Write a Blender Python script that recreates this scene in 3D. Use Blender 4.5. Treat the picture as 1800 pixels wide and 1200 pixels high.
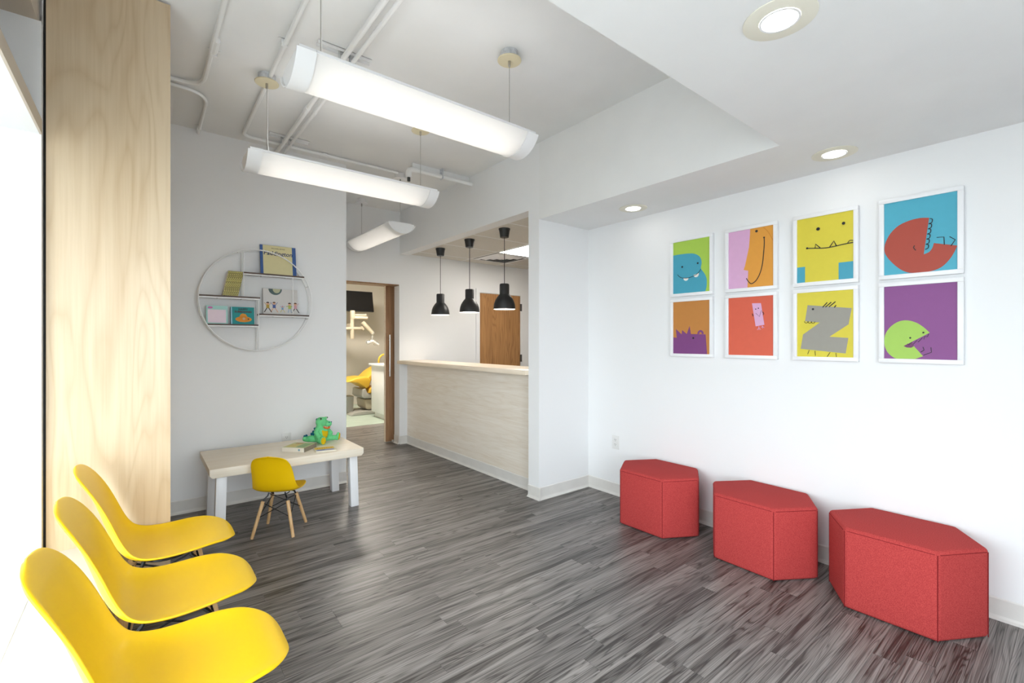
import bpy, bmesh, math, random
from mathutils import Vector, Matrix, Euler
random.seed(7)
R = math.radians
scene = bpy.context.scene
for o in list(bpy.data.objects):
    bpy.data.objects.remove(o, do_unlink=True)
COL = scene.collection

# ------------------------------------------------------------------ camera
F_PX, YAW, CAM_H = 814.0, R(38.6), 1.32
cd = bpy.data.cameras.new('camera')
cam = bpy.data.objects.new('camera', cd)
COL.objects.link(cam)
cd.sensor_fit = 'HORIZONTAL'
cd.sensor_width = 36.0
cd.lens = F_PX * 36.0 / 1800.0
cd.shift_y = -1.0 / 1800.0
cd.clip_start = 0.02
cam.location = (0, 0, CAM_H)
cam.rotation_euler = (R(90), 0, -YAW)
scene.camera = cam

# ------------------------------------------------------------------ daylight
world = bpy.data.worlds.new('overcast_sky')
scene.world = world
world.use_nodes = True
wn = world.node_tree.nodes
bg = wn['Background']
bg.inputs[0].default_value = (0.86, 0.93, 1.0, 1)
bg.inputs[1].default_value = 5.0

def portal(name, loc, rot, sx, sy):
    ld = bpy.data.lights.new(name, 'AREA')
    ld.shape = 'RECTANGLE'; ld.size = sx; ld.size_y = sy
    ld.cycles.is_portal = True
    o = bpy.data.objects.new(name, ld)
    COL.objects.link(o)
    o.location = loc; o.rotation_euler = rot
    return o
portal('window_portal', (-1.02, 1.03, 1.29), (0, R(-90), 0), 1.80, 2.66)      # faces +X
portal('window_portal', (0.60, -0.98, 1.14), (R(90), 0, 0), 1.8, 2.08)         # faces +Y, at the added window

vs = scene.view_settings
scene.display_settings.display_device = 'sRGB'
vs.view_transform = 'Standard'
vs.look = 'None'
vs.exposure = 0.92
vs.gamma = 1.0
vs.use_curve_mapping = False

# ------------------------------------------------------------------ materials
def srgb(r, g, b):
    f = lambda c: (c / 255 / 12.92) if c / 255 <= 0.04045 else ((c / 255 + 0.055) / 1.055) ** 2.4
    return (f(r), f(g), f(b), 1)

def nmat(name):
    m = bpy.data.materials.new(name); m.use_nodes = True
    return m, m.node_tree.nodes, m.node_tree.links, m.node_tree.nodes['Principled BSDF']

def mat(name, c, rough=0.6, metal=0.0, noise=0.0, nscale=40.0, bump=0.0, bscale=300.0, spec=0.5, emit=0.0, ecol=None, coat=0.0):
    m, N, L, P = nmat(name)
    P.inputs['Base Color'].default_value = c
    P.inputs['Roughness'].default_value = rough
    P.inputs['Metallic'].default_value = metal
    P.inputs['Specular IOR Level'].default_value = spec
    P.inputs['Coat Weight'].default_value = coat
    tc = N.new('ShaderNodeTexCoord')
    t = N.new('ShaderNodeTexNoise'); t.inputs['Scale'].default_value = nscale; t.inputs['Detail'].default_value = 4
    L.new(tc.outputs['Object'], t.inputs['Vector'])
    if noise > 0:
        mx = N.new('ShaderNodeMix'); mx.data_type = 'RGBA'; mx.blend_type = 'MULTIPLY'
        mx.inputs[0].default_value = 1.0
        rp = N.new('ShaderNodeMapRange')
        rp.inputs[1].default_value = 0.3; rp.inputs[2].default_value = 0.7
        rp.inputs[3].default_value = 1 - noise; rp.inputs[4].default_value = 1.0
        L.new(t.outputs['Fac'], rp.inputs[0])
        mx.inputs[6].default_value = c
        L.new(rp.outputs[0], mx.inputs[7])
        L.new(mx.outputs[2], P.inputs['Base Color'])
    if bump > 0:
        t2 = N.new('ShaderNodeTexNoise'); t2.inputs['Scale'].default_value = bscale; t2.inputs['Detail'].default_value = 3
        L.new(tc.outputs['Object'], t2.inputs['Vector'])
        b = N.new('ShaderNodeBump'); b.inputs['Strength'].default_value = bump; b.inputs['Distance'].default_value = 0.002
        L.new(t2.outputs['Fac'], b.inputs['Height'])
        L.new(b.outputs[0], P.inputs['Normal'])
    if emit > 0:
        P.inputs['Emission Color'].default_value = ecol or c
        P.inputs['Emission Strength'].default_value = emit
    return m

def wood(name, light, dark, along, k_long, k_cross, bands=26.0, amt=0.6, fibre=0.35, rough=0.45, position=False, randomize=False, contrast=1.0, bump=0.0, spec=0.5, f_long=5, f_cross=22):
    """procedural timber: growth-ring contour lines of a stretched noise plus fine fibres"""
    m, N, L, P = nmat(name)
    P.inputs['Roughness'].default_value = rough
    P.inputs['Specular IOR Level'].default_value = spec
    if position:
        src = N.new('ShaderNodeNewGeometry').outputs['Position']
    else:
        src = N.new('ShaderNodeTexCoord').outputs['Object']
    rnd = None
    if randomize:
        oi = N.new('ShaderNodeObjectInfo')
        sp = N.new('ShaderNodeSeparateXYZ'); L.new(src, sp.inputs[0])
        dv = N.new('ShaderNodeMath'); dv.operation = 'DIVIDE'; dv.inputs[1].default_value = 0.0925
        L.new(sp.outputs[1], dv.inputs[0])
        fl = N.new('ShaderNodeMath'); fl.operation = 'FLOOR'; L.new(dv.outputs[0], fl.inputs[0])
        ad = N.new('ShaderNodeMath'); ad.operation = 'ADD'; L.new(fl.outputs[0], ad.inputs[0]); L.new(oi.outputs['Random'], ad.inputs[1])
        wnz = N.new('ShaderNodeTexWhiteNoise'); wnz.noise_dimensions = '1D'; L.new(ad.outputs[0], wnz.inputs['W'])
        rnd = wnz
        sc = N.new('ShaderNodeVectorMath'); sc.operation = 'SCALE'; sc.inputs['Scale'].default_value = 37.0
        L.new(wnz.outputs['Color'], sc.inputs[0])
        av = N.new('ShaderNodeVectorMath'); av.operation = 'ADD'
        L.new(src, av.inputs[0]); L.new(sc.outputs[0], av.inputs[1])
        src = av.outputs[0]
    def mapped(kl, kc):
        mp = N.new('ShaderNodeMapping')
        s = [kc, kc, kc]; s[along] = kl
        mp.inputs['Scale'].default_value = s
        L.new(src, mp.inputs['Vector'])
        return mp.outputs[0]
    n1 = N.new('ShaderNodeTexNoise'); n1.inputs['Scale'].default_value = 1.0; n1.inputs['Detail'].default_value = 2.0; n1.inputs['Roughness'].default_value = 0.45; n1.inputs['Distortion'].default_value = 0.35
    L.new(mapped(k_long, k_cross), n1.inputs['Vector'])
    mu = N.new('ShaderNodeMath'); mu.operation = 'MULTIPLY'; mu.inputs[1].default_value = bands; L.new(n1.outputs['Fac'], mu.inputs[0])
    pp = N.new('ShaderNodeMath'); pp.operation = 'PINGPONG'; pp.inputs[1].default_value = 0.5; L.new(mu.outputs[0], pp.inputs[0])
    r1 = N.new('ShaderNodeMapRange'); r1.inputs[1].default_value = 0.0; r1.inputs[2].default_value = 0.42; r1.inputs[3].default_value = 1.0; r1.inputs[4].default_value = 0.0
    L.new(pp.outputs[0], r1.inputs[0])
    pw = N.new('ShaderNodeMath'); pw.operation = 'POWER'; pw.inputs[1].default_value = 2.0; L.new(r1.outputs[0], pw.inputs[0])
    n2 = N.new('ShaderNodeTexNoise'); n2.inputs['Scale'].default_value = 1.0; n2.inputs['Detail'].default_value = 5.0
    L.new(mapped(k_long * f_long, k_cross * f_cross), n2.inputs['Vector'])
    n3 = N.new('ShaderNodeTexNoise'); n3.inputs['Scale'].default_value = 1.0; n3.inputs['Detail'].default_value = 3.0
    L.new(mapped(k_long * 0.8, k_cross * 1.6), n3.inputs['Vector'])
    # darkness = amt*ring + fibre*(n2) + broad
    a = N.new('ShaderNodeMath'); a.operation = 'MULTIPLY'; a.inputs[1].default_value = amt; L.new(pw.outputs[0], a.inputs[0])
    r2 = N.new('ShaderNodeMapRange'); r2.inputs[1].default_value = 0.35; r2.inputs[2].default_value = 0.68; r2.inputs[3].default_value = 0; r2.inputs[4].default_value = fibre
    L.new(n2.outputs['Fac'], r2.inputs[0])
    r3 = N.new('ShaderNodeMapRange'); r3.inputs[1].default_value = 0.3; r3.inputs[2].default_value = 0.7; r3.inputs[3].default_value = -0.25 * contrast; r3.inputs[4].default_value = 0.45 * contrast
    L.new(n3.outputs['Fac'], r3.inputs[0])
    s1 = N.new('ShaderNodeMath'); s1.operation = 'ADD'; L.new(a.outputs[0], s1.inputs[0]); L.new(r2.outputs[0], s1.inputs[1])
    s2 = N.new('ShaderNodeMath'); s2.operation = 'ADD'; L.new(s1.outputs[0], s2.inputs[0]); L.new(r3.outputs[0], s2.inputs[1])
    last = s2.outputs[0]
    if rnd is not None:
        r4 = N.new('ShaderNodeMapRange'); r4.inputs[3].default_value = -0.13; r4.inputs[4].default_value = 0.16
        L.new(rnd.outputs['Value'], r4.inputs[0])
        s3 = N.new('ShaderNodeMath'); s3.operation = 'ADD'; L.new(last, s3.inputs[0]); L.new(r4.outputs[0], s3.inputs[1])
        last = s3.outputs[0]
    mx = N.new('ShaderNodeMix'); mx.data_type = 'RGBA'; mx.clamp_factor = True
    L.new(last, mx.inputs[0]); mx.inputs[6].default_value = light; mx.inputs[7].default_value = dark
    L.new(mx.outputs[2], P.inputs['Base Color'])
    if bump > 0:
        b = N.new('ShaderNodeBump'); b.inputs['Strength'].default_value = bump; b.inputs['Distance'].default_value = 0.001; b.invert = True
        L.new(last, b.inputs['Height']); L.new(b.outputs[0], P.inputs['Normal'])
    return m

def emission(name, c, s):
    m, N, L, P = nmat(name)
    P.inputs['Base Color'].default_value = c
    P.inputs['Emission Color'].default_value = c
    P.inputs['Emission Strength'].default_value = s
    return m

def lens_mat(name):
    m, N, L, P = nmat(name)
    d = N.new('ShaderNodeBsdfDiffuse'); d.inputs[0].default_value = (0.9, 0.9, 0.9, 1)
    t = N.new('ShaderNodeBsdfTranslucent'); t.inputs[0].default_value = (0.93, 0.92, 0.9, 1)
    x = N.new('ShaderNodeMixShader'); x.inputs[0].default_value = 0.5
    L.new(d.outputs[0], x.inputs[1]); L.new(t.outputs[0], x.inputs[2])
    L.new(x.outputs[0], N['Material Output'].inputs[0])
    return m

def glass_mat(name):
    m, N, L, P = nmat(name)
    t = N.new('ShaderNodeBsdfTransparent'); t.inputs[0].default_value = (0.97, 0.985, 0.98, 1)
    g = N.new('ShaderNodeBsdfGlossy'); g.inputs['Roughness'].default_value = 0.02
    x = N.new('ShaderNodeMixShader'); x.inputs[0].default_value = 0.06
    L.new(t.outputs[0], x.inputs[1]); L.new(g.outputs[0], x.inputs[2])
    L.new(x.outputs[0], N['Material Output'].inputs[0])
    return m

M = {}
M['wall'] = mat('white_wall_paint', (0.90, 0.90, 0.90, 1), 0.55, bump=0.05, bscale=220)
M['wall_warm'] = mat('cream_wall_paint', (0.78, 0.73, 0.65, 1), 0.6, bump=0.05)
M['ceil'] = mat('white_ceiling_paint', (0.91, 0.91, 0.90, 1), 0.8, noise=0.04, nscale=3, bump=0.1, bscale=120)
M['base'] = mat('off_white_vinyl_base', (0.78, 0.755, 0.715, 1), 0.45, noise=0.06, nscale=9)
M['sill'] = mat('white_solid_surface', (0.86, 0.87, 0.88, 1), 0.3)
M['beige'] = mat('beige_paint', srgb(200, 188, 172), 0.6)
M['black_gap'] = mat('black_reveal', (0.012, 0.011, 0.01, 1), 0.7)
M['maple'] = wood('maple_veneer', srgb(212, 191, 160), srgb(180, 150, 112), 2, 0.55, 4.0, bands=15, amt=0.30, fibre=0.22, rough=0.30, contrast=0.45)
M['maple_top'] = wood('pale_birch', srgb(250, 240, 222), srgb(234, 214, 184), 0, 0.9, 9, bands=5, amt=0.2, fibre=0.4, rough=0.4, contrast=0.5)
M['counter_panel'] = wood('pale_birch_laminate', srgb(246, 238, 226), srgb(228, 214, 194), 1, 1.2, 13, bands=6, amt=0.28, fibre=0.5, rough=0.35, contrast=0.5)
M['counter_top'] = wood('birch_worktop', srgb(246, 232, 212), srgb(226, 204, 174), 1, 1.0, 10, bands=5, amt=0.15, fibre=0.35, rough=0.3, contrast=0.4)
M['door_wood'] = wood('stained_door_veneer', srgb(190, 142, 92), srgb(136, 92, 54), 2, 0.7, 7.0, bands=14, amt=0.45, fibre=0.35, rough=0.4, contrast=0.6)
M['slide_wood'] = wood('brown_oak_veneer', srgb(172, 130, 92), srgb(122, 84, 56), 2, 1.0, 12, bands=6, amt=0.3, fibre=0.5, rough=0.4, contrast=0.6)
M['plank'] = wood('grey_oak_vinyl', (0.305, 0.277, 0.260, 1), (0.036, 0.030, 0.027, 1), 0, 0.95, 15.0, bands=13, amt=0.5, fibre=0.62, rough=0.40, position=True, randomize=True, contrast=1.0, bump=0.12, spec=0.5, f_long=3, f_cross=24)
M['leg_wood'] = wood('beech_dowel', srgb(222, 184, 134), srgb(190, 145, 94), 2, 5, 40, bands=5, amt=0.25, fibre=0.35, rough=0.45)
M['shelf_wood'] = wood('dark_walnut_board', srgb(104, 84, 72), srgb(66, 50, 42), 0, 3, 40, bands=5, amt=0.3, fibre=0.4, rough=0.5)
M['yellow'] = mat('yellow_polypropylene', srgb(243, 196, 0), 0.36, bump=0.02, bscale=900, spec=0.5)
M['yellow_pad'] = mat('yellow_vinyl_upholstery', srgb(226, 182, 60), 0.45)
M['black_steel'] = mat('black_steel_rod', (0.02, 0.02, 0.021, 1), 0.35, metal=0.6)
M['black_matte'] = mat('matte_black_enamel', (0.016, 0.016, 0.017, 1), 0.42)
M['chrome'] = mat('brushed_steel', (0.62, 0.61, 0.59, 1), 0.3, metal=1.0)
M['screw'] = mat('zinc_screw', (0.45, 0.43, 0.40, 1), 0.4, metal=0.9)
M['white_gloss'] = mat('white_lacquer', (0.92, 0.92, 0.93, 1), 0.3)
M['white_metal'] = mat('white_powder_coat', (0.92, 0.92, 0.92, 1), 0.35)
M['white_plastic'] = mat('white_plastic', (0.80, 0.79, 0.77, 1), 0.35)
M['slot'] = mat('dark_slot', (0.03, 0.03, 0.03, 1), 0.6)
M['conduit'] = mat('white_painted_conduit', (0.90, 0.90, 0.89, 1), 0.55)
M['strut'] = mat('painted_strut_channel', (0.82, 0.82, 0.81, 1), 0.5)
M['canopy'] = mat('ivory_canopy_plate', srgb(222, 211, 178), 0.5)
M['ivory_trim'] = mat('ivory_light_trim', srgb(238, 234, 218), 0.6)
M['galv'] = mat('galvanised_box', (0.74, 0.76, 0.78, 1), 0.45, metal=0.35, noise=0.3, nscale=60)
M['lens'] = lens_mat('frosted_acrylic_lens')
M['tube'] = emission('fluorescent_tube', (1.0, 0.965, 0.92, 1), 3.6)
M['fill_uplight'] = emission('added_uplight', (1.0, 0.97, 0.93, 1), 0.75)  # glow for the added plates that lift the ceiling
M['fill_uplight_dim'] = emission('dim_added_uplight', (1.0, 0.97, 0.93, 1), 0.15)
M['tube_dim'] = emission('dimmed_fluorescent_tube', (1.0, 0.965, 0.92, 1), 2.8)
M['lamp_face'] = emission('led_downlight_face', (1.0, 0.98, 0.95, 1), 8.0)
M['panel_light'] = emission('troffer_diffuser', (1.0, 0.95, 0.87, 1), 11.0)
M['bulb'] = emission('pendant_bulb', (1.0, 0.93, 0.83, 1), 60.0)
M['dent_light'] = emission('surgery_ceiling_diffuser', (1.0, 0.93, 0.82, 1), 46.0)
M['tile'] = mat('mineral_ceiling_tile', (0.76, 0.72, 0.65, 1), 0.8, noise=0.08, nscale=90)
M['green_floor'] = mat('pale_green_vinyl', srgb(190, 205, 190), 0.25, noise=0.08, nscale=6)
M['glass'] = glass_mat('window_glass')
M['asphalt'] = mat('pavement', (0.38, 0.375, 0.365, 1), 0.9, noise=0.2, nscale=4)
M['screen'] = mat('black_screen', (0.008, 0.008, 0.009, 1), 0.15)
M['dental_beige'] = mat('cream_enamel', srgb(188, 176, 154), 0.4)
M['dental_grey'] = mat('grey_moulded_plastic', srgb(168, 166, 158), 0.45)
M['dark_grey'] = mat('dark_grey_plastic', (0.06, 0.06, 0.06, 1), 0.5)
M['croc'] = mat('green_plush', srgb(124, 222, 152), 0.95, noise=0.18, nscale=160, bump=0.6, bscale=700, spec=0.1)
M['croc_pale'] = mat('pale_green_plush', srgb(150, 220, 160), 0.95, noise=0.25, nscale=160, spec=0.1)
M['croc_yellow'] = mat('yellow_plush', srgb(226, 190, 30), 0.95, noise=0.2, nscale=140, spec=0.1)
M['croc_blue'] = mat('blue_felt', srgb(25, 100, 125), 0.9, spec=0.1)
M['croc_orange'] = mat('orange_felt', srgb(226, 120, 60), 0.9, spec=0.1)
M['ink'] = mat('black_ink', (0.012, 0.012, 0.014, 1), 0.6)

def red_fabric():
    m, N, L, P = nmat('red_wool_upholstery')
    P.inputs['Roughness'].default_value = 0.92
    P.inputs['Specular IOR Level'].default_value = 0.15
    tc = N.new('ShaderNodeTexCoord')
    a = N.new('ShaderNodeTexNoise'); a.inputs['Scale'].default_value = 700; a.inputs['Detail'].default_value = 3
    b = N.new('ShaderNodeTexNoise'); b.inputs['Scale'].default_value = 260; b.inputs['Detail'].default_value = 4
    L.new(tc.outputs['Object'], a.inputs['Vector']); L.new(tc.outputs['Object'], b.inputs['Vector'])
    ad = N.new('ShaderNodeMath'); ad.operation = 'ADD'; L.new(a.outputs['Fac'], ad.inputs[0]); L.new(b.outputs['Fac'], ad.inputs[1])
    r = N.new('ShaderNodeMapRange'); r.inputs[1].default_value = 0.66; r.inputs[2].default_value = 1.34
    L.new(ad.outputs[0], r.inputs[0])
    mx = N.new('ShaderNodeMix'); mx.data_type = 'RGBA'; L.new(r.outputs[0], mx.inputs[0])
    mx.inputs[6].default_value = srgb(152, 44, 46); mx.inputs[7].default_value = srgb(206, 84, 80)
    L.new(mx.outputs[2], P.inputs['Base Color'])
    bp = N.new('ShaderNodeBump'); bp.inputs['Strength'].default_value = 0.35; bp.inputs['Distance'].default_value = 0.0015
    L.new(a.outputs['Fac'], bp.inputs['Height']); L.new(bp.outputs[0], P.inputs['Normal'])
    return m
M['red'] = red_fabric()
M['red_seam'] = mat('dark_red_seam', srgb(128, 34, 38), 0.9, spec=0.1)

_pc = {}
def paper(r, g, b, rough=0.55):
    k = (r, g, b, rough)
    if k not in _pc:
        _pc[k] = mat('print_ink_%02x%02x%02x' % (r, g, b), srgb(r, g, b), rough, noise=0.03, nscale=30)
    return _pc[k]

# ------------------------------------------------------------------ mesh helpers
class MB:
    def __init__(s): s.v = []; s.f = []
    def add(s, vs, fs):
        n = len(s.v); s.v += [tuple(p) for p in vs]; s.f += [tuple(i + n for i in f) for f in fs]; return s
    def box(s, x0, x1, y0, y1, z0, z1):
        return s.add([(x0,y0,z0),(x1,y0,z0),(x1,y1,z0),(x0,y1,z0),(x0,y0,z1),(x1,y0,z1),(x1,y1,z1),(x0,y1,z1)],
                     [(0,3,2,1),(4,5,6,7),(0,1,5,4),(1,2,6,5),(2,3,7,6),(3,0,4,7)])
    def prism(s, poly, a0, a1, axis=2):
        """extrude a CCW polygon (two coordinates) along an axis"""
        def P(p, a):
            return {2:(p[0],p[1],a), 1:(p[0],a,p[1]), 0:(a,p[0],p[1])}[axis]
        n = len(poly)
        vs = [P(p, a0) for p in poly] + [P(p, a1) for p in poly]
        fs = [tuple(range(n - 1, -1, -1)), tuple(range(n, 2 * n))]
        fs += [(i, (i + 1) % n, n + (i + 1) % n, n + i) for i in range(n)]
        return s.add(vs, fs)
    def tube(s, pts, r, n=8, r2=None, caps=True):
        pts = [Vector(p) for p in pts]; m = len(pts); base = len(s.v)
        prev = None; rings = []
        for i, p in enumerate(pts):
            t = (pts[min(i + 1, m - 1)] - pts[max(i - 1, 0)]).normalized()
            if prev is None:
                u = t.cross(Vector((0, 0, 1)))
                if u.length < 1e-3: u = t.cross(Vector((1, 0, 0)))
            else:
                u = prev - t * prev.dot(t)
            u.normalize(); prev = u; w = t.cross(u)
            rr = r if r2 is None else r + (r2 - r) * i / (m - 1)
            rings.append([p + (u * math.cos(2*math.pi*k/n) + w * math.sin(2*math.pi*k/n)) * rr for k in range(n)])
        vs = [q for ring in rings for q in ring]; fs = []
        for i in range(m - 1):
            for k in range(n):
                fs.append((i*n+k, i*n+(k+1)%n, (i+1)*n+(k+1)%n, (i+1)*n+k))
        if caps:
            fs.append(tuple(range(n - 1, -1, -1))); fs.append(tuple((m-1)*n + k for k in range(n)))
        return s.add(vs, fs)
    def lathe(s, prof, n=24, c=(0, 0, 0), closed=False):
        vs = []; fs = []
        for r, z in prof:
            for k in range(n):
                a = 2*math.pi*k/n
                vs.append((c[0] + r*math.cos(a), c[1] + r*math.sin(a), c[2] + z))
        m = len(prof)
        for i in range(m - 1 + (1 if closed else 0)):
            j = (i + 1) % m
            for k in range(n):
                fs.append((i*n+k, i*n+(k+1)%n, j*n+(k+1)%n, j*n+k))
        if not closed:
            if prof[0][0] > 1e-6: fs.append(tuple(range(n - 1, -1, -1)))
            if prof[-1][0] > 1e-6: fs.append(tuple((m-1)*n + k for k in range(n)))
        return s.add(vs, fs)
    def ball(s, c, r, nu=16, nv=10, rot=None):
        rx, ry, rz = (r, r, r) if not isinstance(r, (tuple, list)) else r
        mt = Euler(rot).to_matrix() if rot else Matrix.Identity(3)
        vs = []; fs = []
        for j in range(nv + 1):
            t = math.pi * j / nv
            for i in range(nu):
                a = 2*math.pi*i/nu
                p = mt @ Vector((rx*math.sin(t)*math.cos(a), ry*math.sin(t)*math.sin(a), rz*math.cos(t)))
                vs.append((c[0]+p.x, c[1]+p.y, c[2]+p.z))
        for j in range(nv):
            for i in range(nu):
                fs.append((j*nu+i, (j+1)*nu+i, (j+1)*nu+(i+1)%nu, j*nu+(i+1)%nu))
        return s.add(vs, fs)
    def mesh(s, name, smooth=False, bevel=0.0, seg=2, sharp=30):
        me = bpy.data.meshes.new(name)
        me.from_pydata(s.v, [], s.f)
        bm = bmesh.new(); bm.from_mesh(me)
        bmesh.ops.remove_doubles(bm, verts=bm.verts, dist=1e-6)
        bmesh.ops.recalc_face_normals(bm, faces=bm.faces)
        if bevel > 0:
            ed = [e for e in bm.edges if len(e.link_faces) == 2 and e.calc_face_angle(0) > R(25)]
            bmesh.ops.bevel(bm, geom=ed, offset=bevel, segments=seg, profile=0.5, affect='EDGES', clamp_overlap=True)
        if smooth or bevel > 0:
            for f in bm.faces: f.smooth = True
            for e in bm.edges:
                if len(e.link_faces) == 2 and e.calc_face_angle(0) > R(sharp): e.smooth = False
        bm.to_mesh(me); bm.free()
        return me

def link(name, me, m, parent=None, loc=None, world=False):
    o = bpy.data.objects.new(name, me)
    COL.objects.link(o)
    if me is not None and m is not None and len(me.materials) == 0: me.materials.append(m)
    if parent is not None:
        o.parent = parent
        if world:
            w = Vector(parent.location); q = parent.parent
            while q is not None: w = w + Vector(q.location); q = q.parent
            o.location = -w
    if loc is not None: o.location = loc
    return o

def part(name, mb, m, parent, smooth=False, bevel=0.0, seg=2, world=False, loc=None, sharp=30):
    return link(name, mb.mesh(name, smooth, bevel, seg, sharp), m, parent, loc, world)

def thing(name, label, cat, loc=(0,0,0), rz=0.0, group=None):
    o = bpy.data.objects.new(name, None); COL.objects.link(o)
    o.empty_display_size = 0.1
    o.location = loc; o.rotation_euler = (0, 0, rz)
    o['label'] = label; o['category'] = cat
    if group: o['group'] = group
    return o

def tag(o, label, cat, group=None):
    o['label'] = label; o['category'] = cat
    if group: o['group'] = group
    return o

def struct(name, mb, m, label=None, parent=None, bevel=0.0, cat=None):
    o = link(name, mb.mesh(name, bevel=bevel), m, parent)
    if parent is None:
        o['kind'] = 'structure'
        if label: o['label'] = label
        o['category'] = cat or name.split('_')[0]
    return o

# ------------------------------------------------------------------ room dimensions
XW, XC, XL = 3.18, 2.575, -0.335           # picture wall, column / soffit face, window-side line
YC, YH, YD = 2.865, 3.0, 5.53              # column face, opening jamb, door wall
YT = 4.35                                  # wall behind the table
ZL, ZR, ZH = 2.33, 2.44, 2.965             # low ceiling, reception ceiling, high ceiling
YB = -0.90                                 # wall behind the camera
XG = -0.95                                 # window glass plane
YS = 1.007                                 # edge of the low ceiling

# ------------------------------------------------------------------ floor and planks
fl = struct('floor', MB().box(XG - 0.1, 6.0, YB, 7.1, -0.12, -0.0045), M['slot'], 'grey oak plank floor of the waiting room')
PW, PL = 0.0925, 0.92
pm = MB()
c = 0.0010
def plank_geo(mb, x0, x1, y0, y1):
    g = 0.0003; z = 0.0; t = 0.0045
    mb.add([(x0+g,y0+g,z-t),(x1-g,y0+g,z-t),(x1-g,y1-g,z-t),(x0+g,y1-g,z-t),
            (x0+g,y0+g,z-0.0008),(x1-g,y0+g,z-0.0008),(x1-g,y1-g,z-0.0008),(x0+g,y1-g,z-0.0008),
            (x0+c,y0+c,z),(x1-c,y0+c,z),(x1-c,y1-c,z),(x0+c,y1-c,z)],
           [(0,1,5,4),(1,2,6,5),(2,3,7,6),(3,0,4,7),(4,5,9,8),(5,6,10,9),(6,7,11,10),(7,4,8,11),(8,9,10,11)])
CF = (math.sin(YAW), math.cos(YAW)); CR = (math.cos(YAW), -math.sin(YAW))
def proj(x, y, z=0.0):
    d = x*CF[0] + y*CF[1]
    if d < 0.15: return None
    return (900 + F_PX*(x*CR[0] + y*CR[1])/d, 599 + F_PX*(CAM_H - z)/d, d)
cand = []; rest = []
row = 0
y = YB
while y < 7.1 - 1e-6:
    y1 = min(y + PW, 7.1)
    x = -0.14 - random.random()*PL
    while x < 3.45:
        x0, x1 = max(x, -0.13), min(x + PL, 3.45)
        x += PL
        if y > YT and x0 > 3.3: continue
        if x1 - x0 < 0.02: continue
        score = 0
        for k in range(7):
            px = x0 + (x1 - x0)*k/6; py = (y + y1)/2
            p = proj(px, py)
            if p is None or not (-5 <= p[0] <= 1805 and p[1] <= 1205): continue
            if py > YT - 0.02 and px < 1.49: continue
            if py > YT and p[0] < 608: continue
            if px > XW: continue
            if YC < py < YD and px > 2.68: continue
            if py > YD and not (608 < p[0] < 680): continue
            if px < 0.1 and py > 1.0: continue
            score += 1.0/p[2]**2
        (cand if score > 0 else rest).append((score, x0, x1, y, y1))
    y = y1; row += 1
cand.sort(reverse=True)
rest += cand[300:]; cand = cand[:300]
cache = {}
for s_, x0, x1, ya, yb in cand:
    key = (round(x1 - x0, 4), round(yb - ya, 4))
    if key not in cache:
        b = MB(); plank_geo(b, 0, key[0], 0, key[1])
        me = b.mesh('plank'); me.materials.append(M['plank']); cache[key] = me
    o = bpy.data.objects.new('plank', cache[key]); COL.objects.link(o)
    o.parent = fl; o.location = (x0, ya, 0)
b = MB()
for s_, x0, x1, ya, yb in rest: plank_geo(b, x0, x1, ya, yb)
b.box(3.45, 6.0, YB, 7.1, -0.0045, 0)
o = link('plank_field', b.mesh('plank_field'), M['plank'], fl); o['kind'] = 'stuff'
struct('floor', MB().box(-0.2, 6.0, 7.1, 9.7, -0.1, 0.001), M['green_floor'], 'pale green vinyl floor of the treatment room')

# ------------------------------------------------------------------ walls and ceilings
struct('wall_right', MB().box(XW, XW + 0.14, YB - 0.14, YC, 0, ZH + 0.1), M['wall'], 'white wall carrying the framed animal prints')
struct('wall_column', MB().box(XC, 6.0, YC, YH, 0, ZH + 0.1), M['wall'], 'white pier at the end of the reception counter')
struct('wall_reception_header', MB().box(XC, XC + 0.13, YH, YD, ZR - 0.01, ZH + 0.1), M['wall'], 'white bulkhead above the reception opening')
b = MB().box(XC, XW, YS, YC, ZL, ZH + 0.1)
b.box(XL, XW, YB, YS, ZL, ZH + 0.1)
struct('ceiling_lower', b, M['ceil'], 'lowered white ceiling with round downlights', cat='ceiling')
struct('ceiling', MB().box(XL, XC, YS, YD, ZH, ZH + 0.1), M['ceil'], 'high white ceiling with exposed conduits')
struct('wall_back', MB().box(XG - 0.1, 1.49, YT, YD + 0.15, 0, ZH + 0.1), M['wall'], 'white wall behind the play table')
DX0, DX1, DZ = 1.66, 2.57, 2.04
b = MB().box(1.49, DX0, YD, YD + 0.15, 0, ZH + 0.1).box(DX0, DX1, YD, YD + 0.15, DZ, ZH + 0.1)
b.box(DX1, 6.0, YD, YD + 0.15, 0, ZH + 0.1)
struct('wall_door', b, M['wall'], 'white wall with the sliding door opening')
# reception and treatment room shells
struct('wall_reception_side', MB().box(6.0, 6.1, YC, 9.7, 0, ZH + 0.1), M['wall_warm'])
struct('ceiling_reception', MB().box(XC + 0.13, 6.0, YH, YD, ZR + 0.012, ZH + 0.1), M['ceil'], cat='ceiling')
struct('wall_treatment_back', MB().box(-0.2, 6.1, 9.6, 9.75, 0, 2.8), M['wall_warm'], 'cream back wall of the treatment room')
struct('wall_treatment_side', MB().box(-0.3, -0.2, YD + 0.15, 9.7, 0, 2.8), M['wall_warm'])
struct('ceiling_treatment', MB().box(-0.3, 6.1, YD + 0.15, 9.7, 2.62, 2.8), M['wall_warm'], cat='ceiling')

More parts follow.
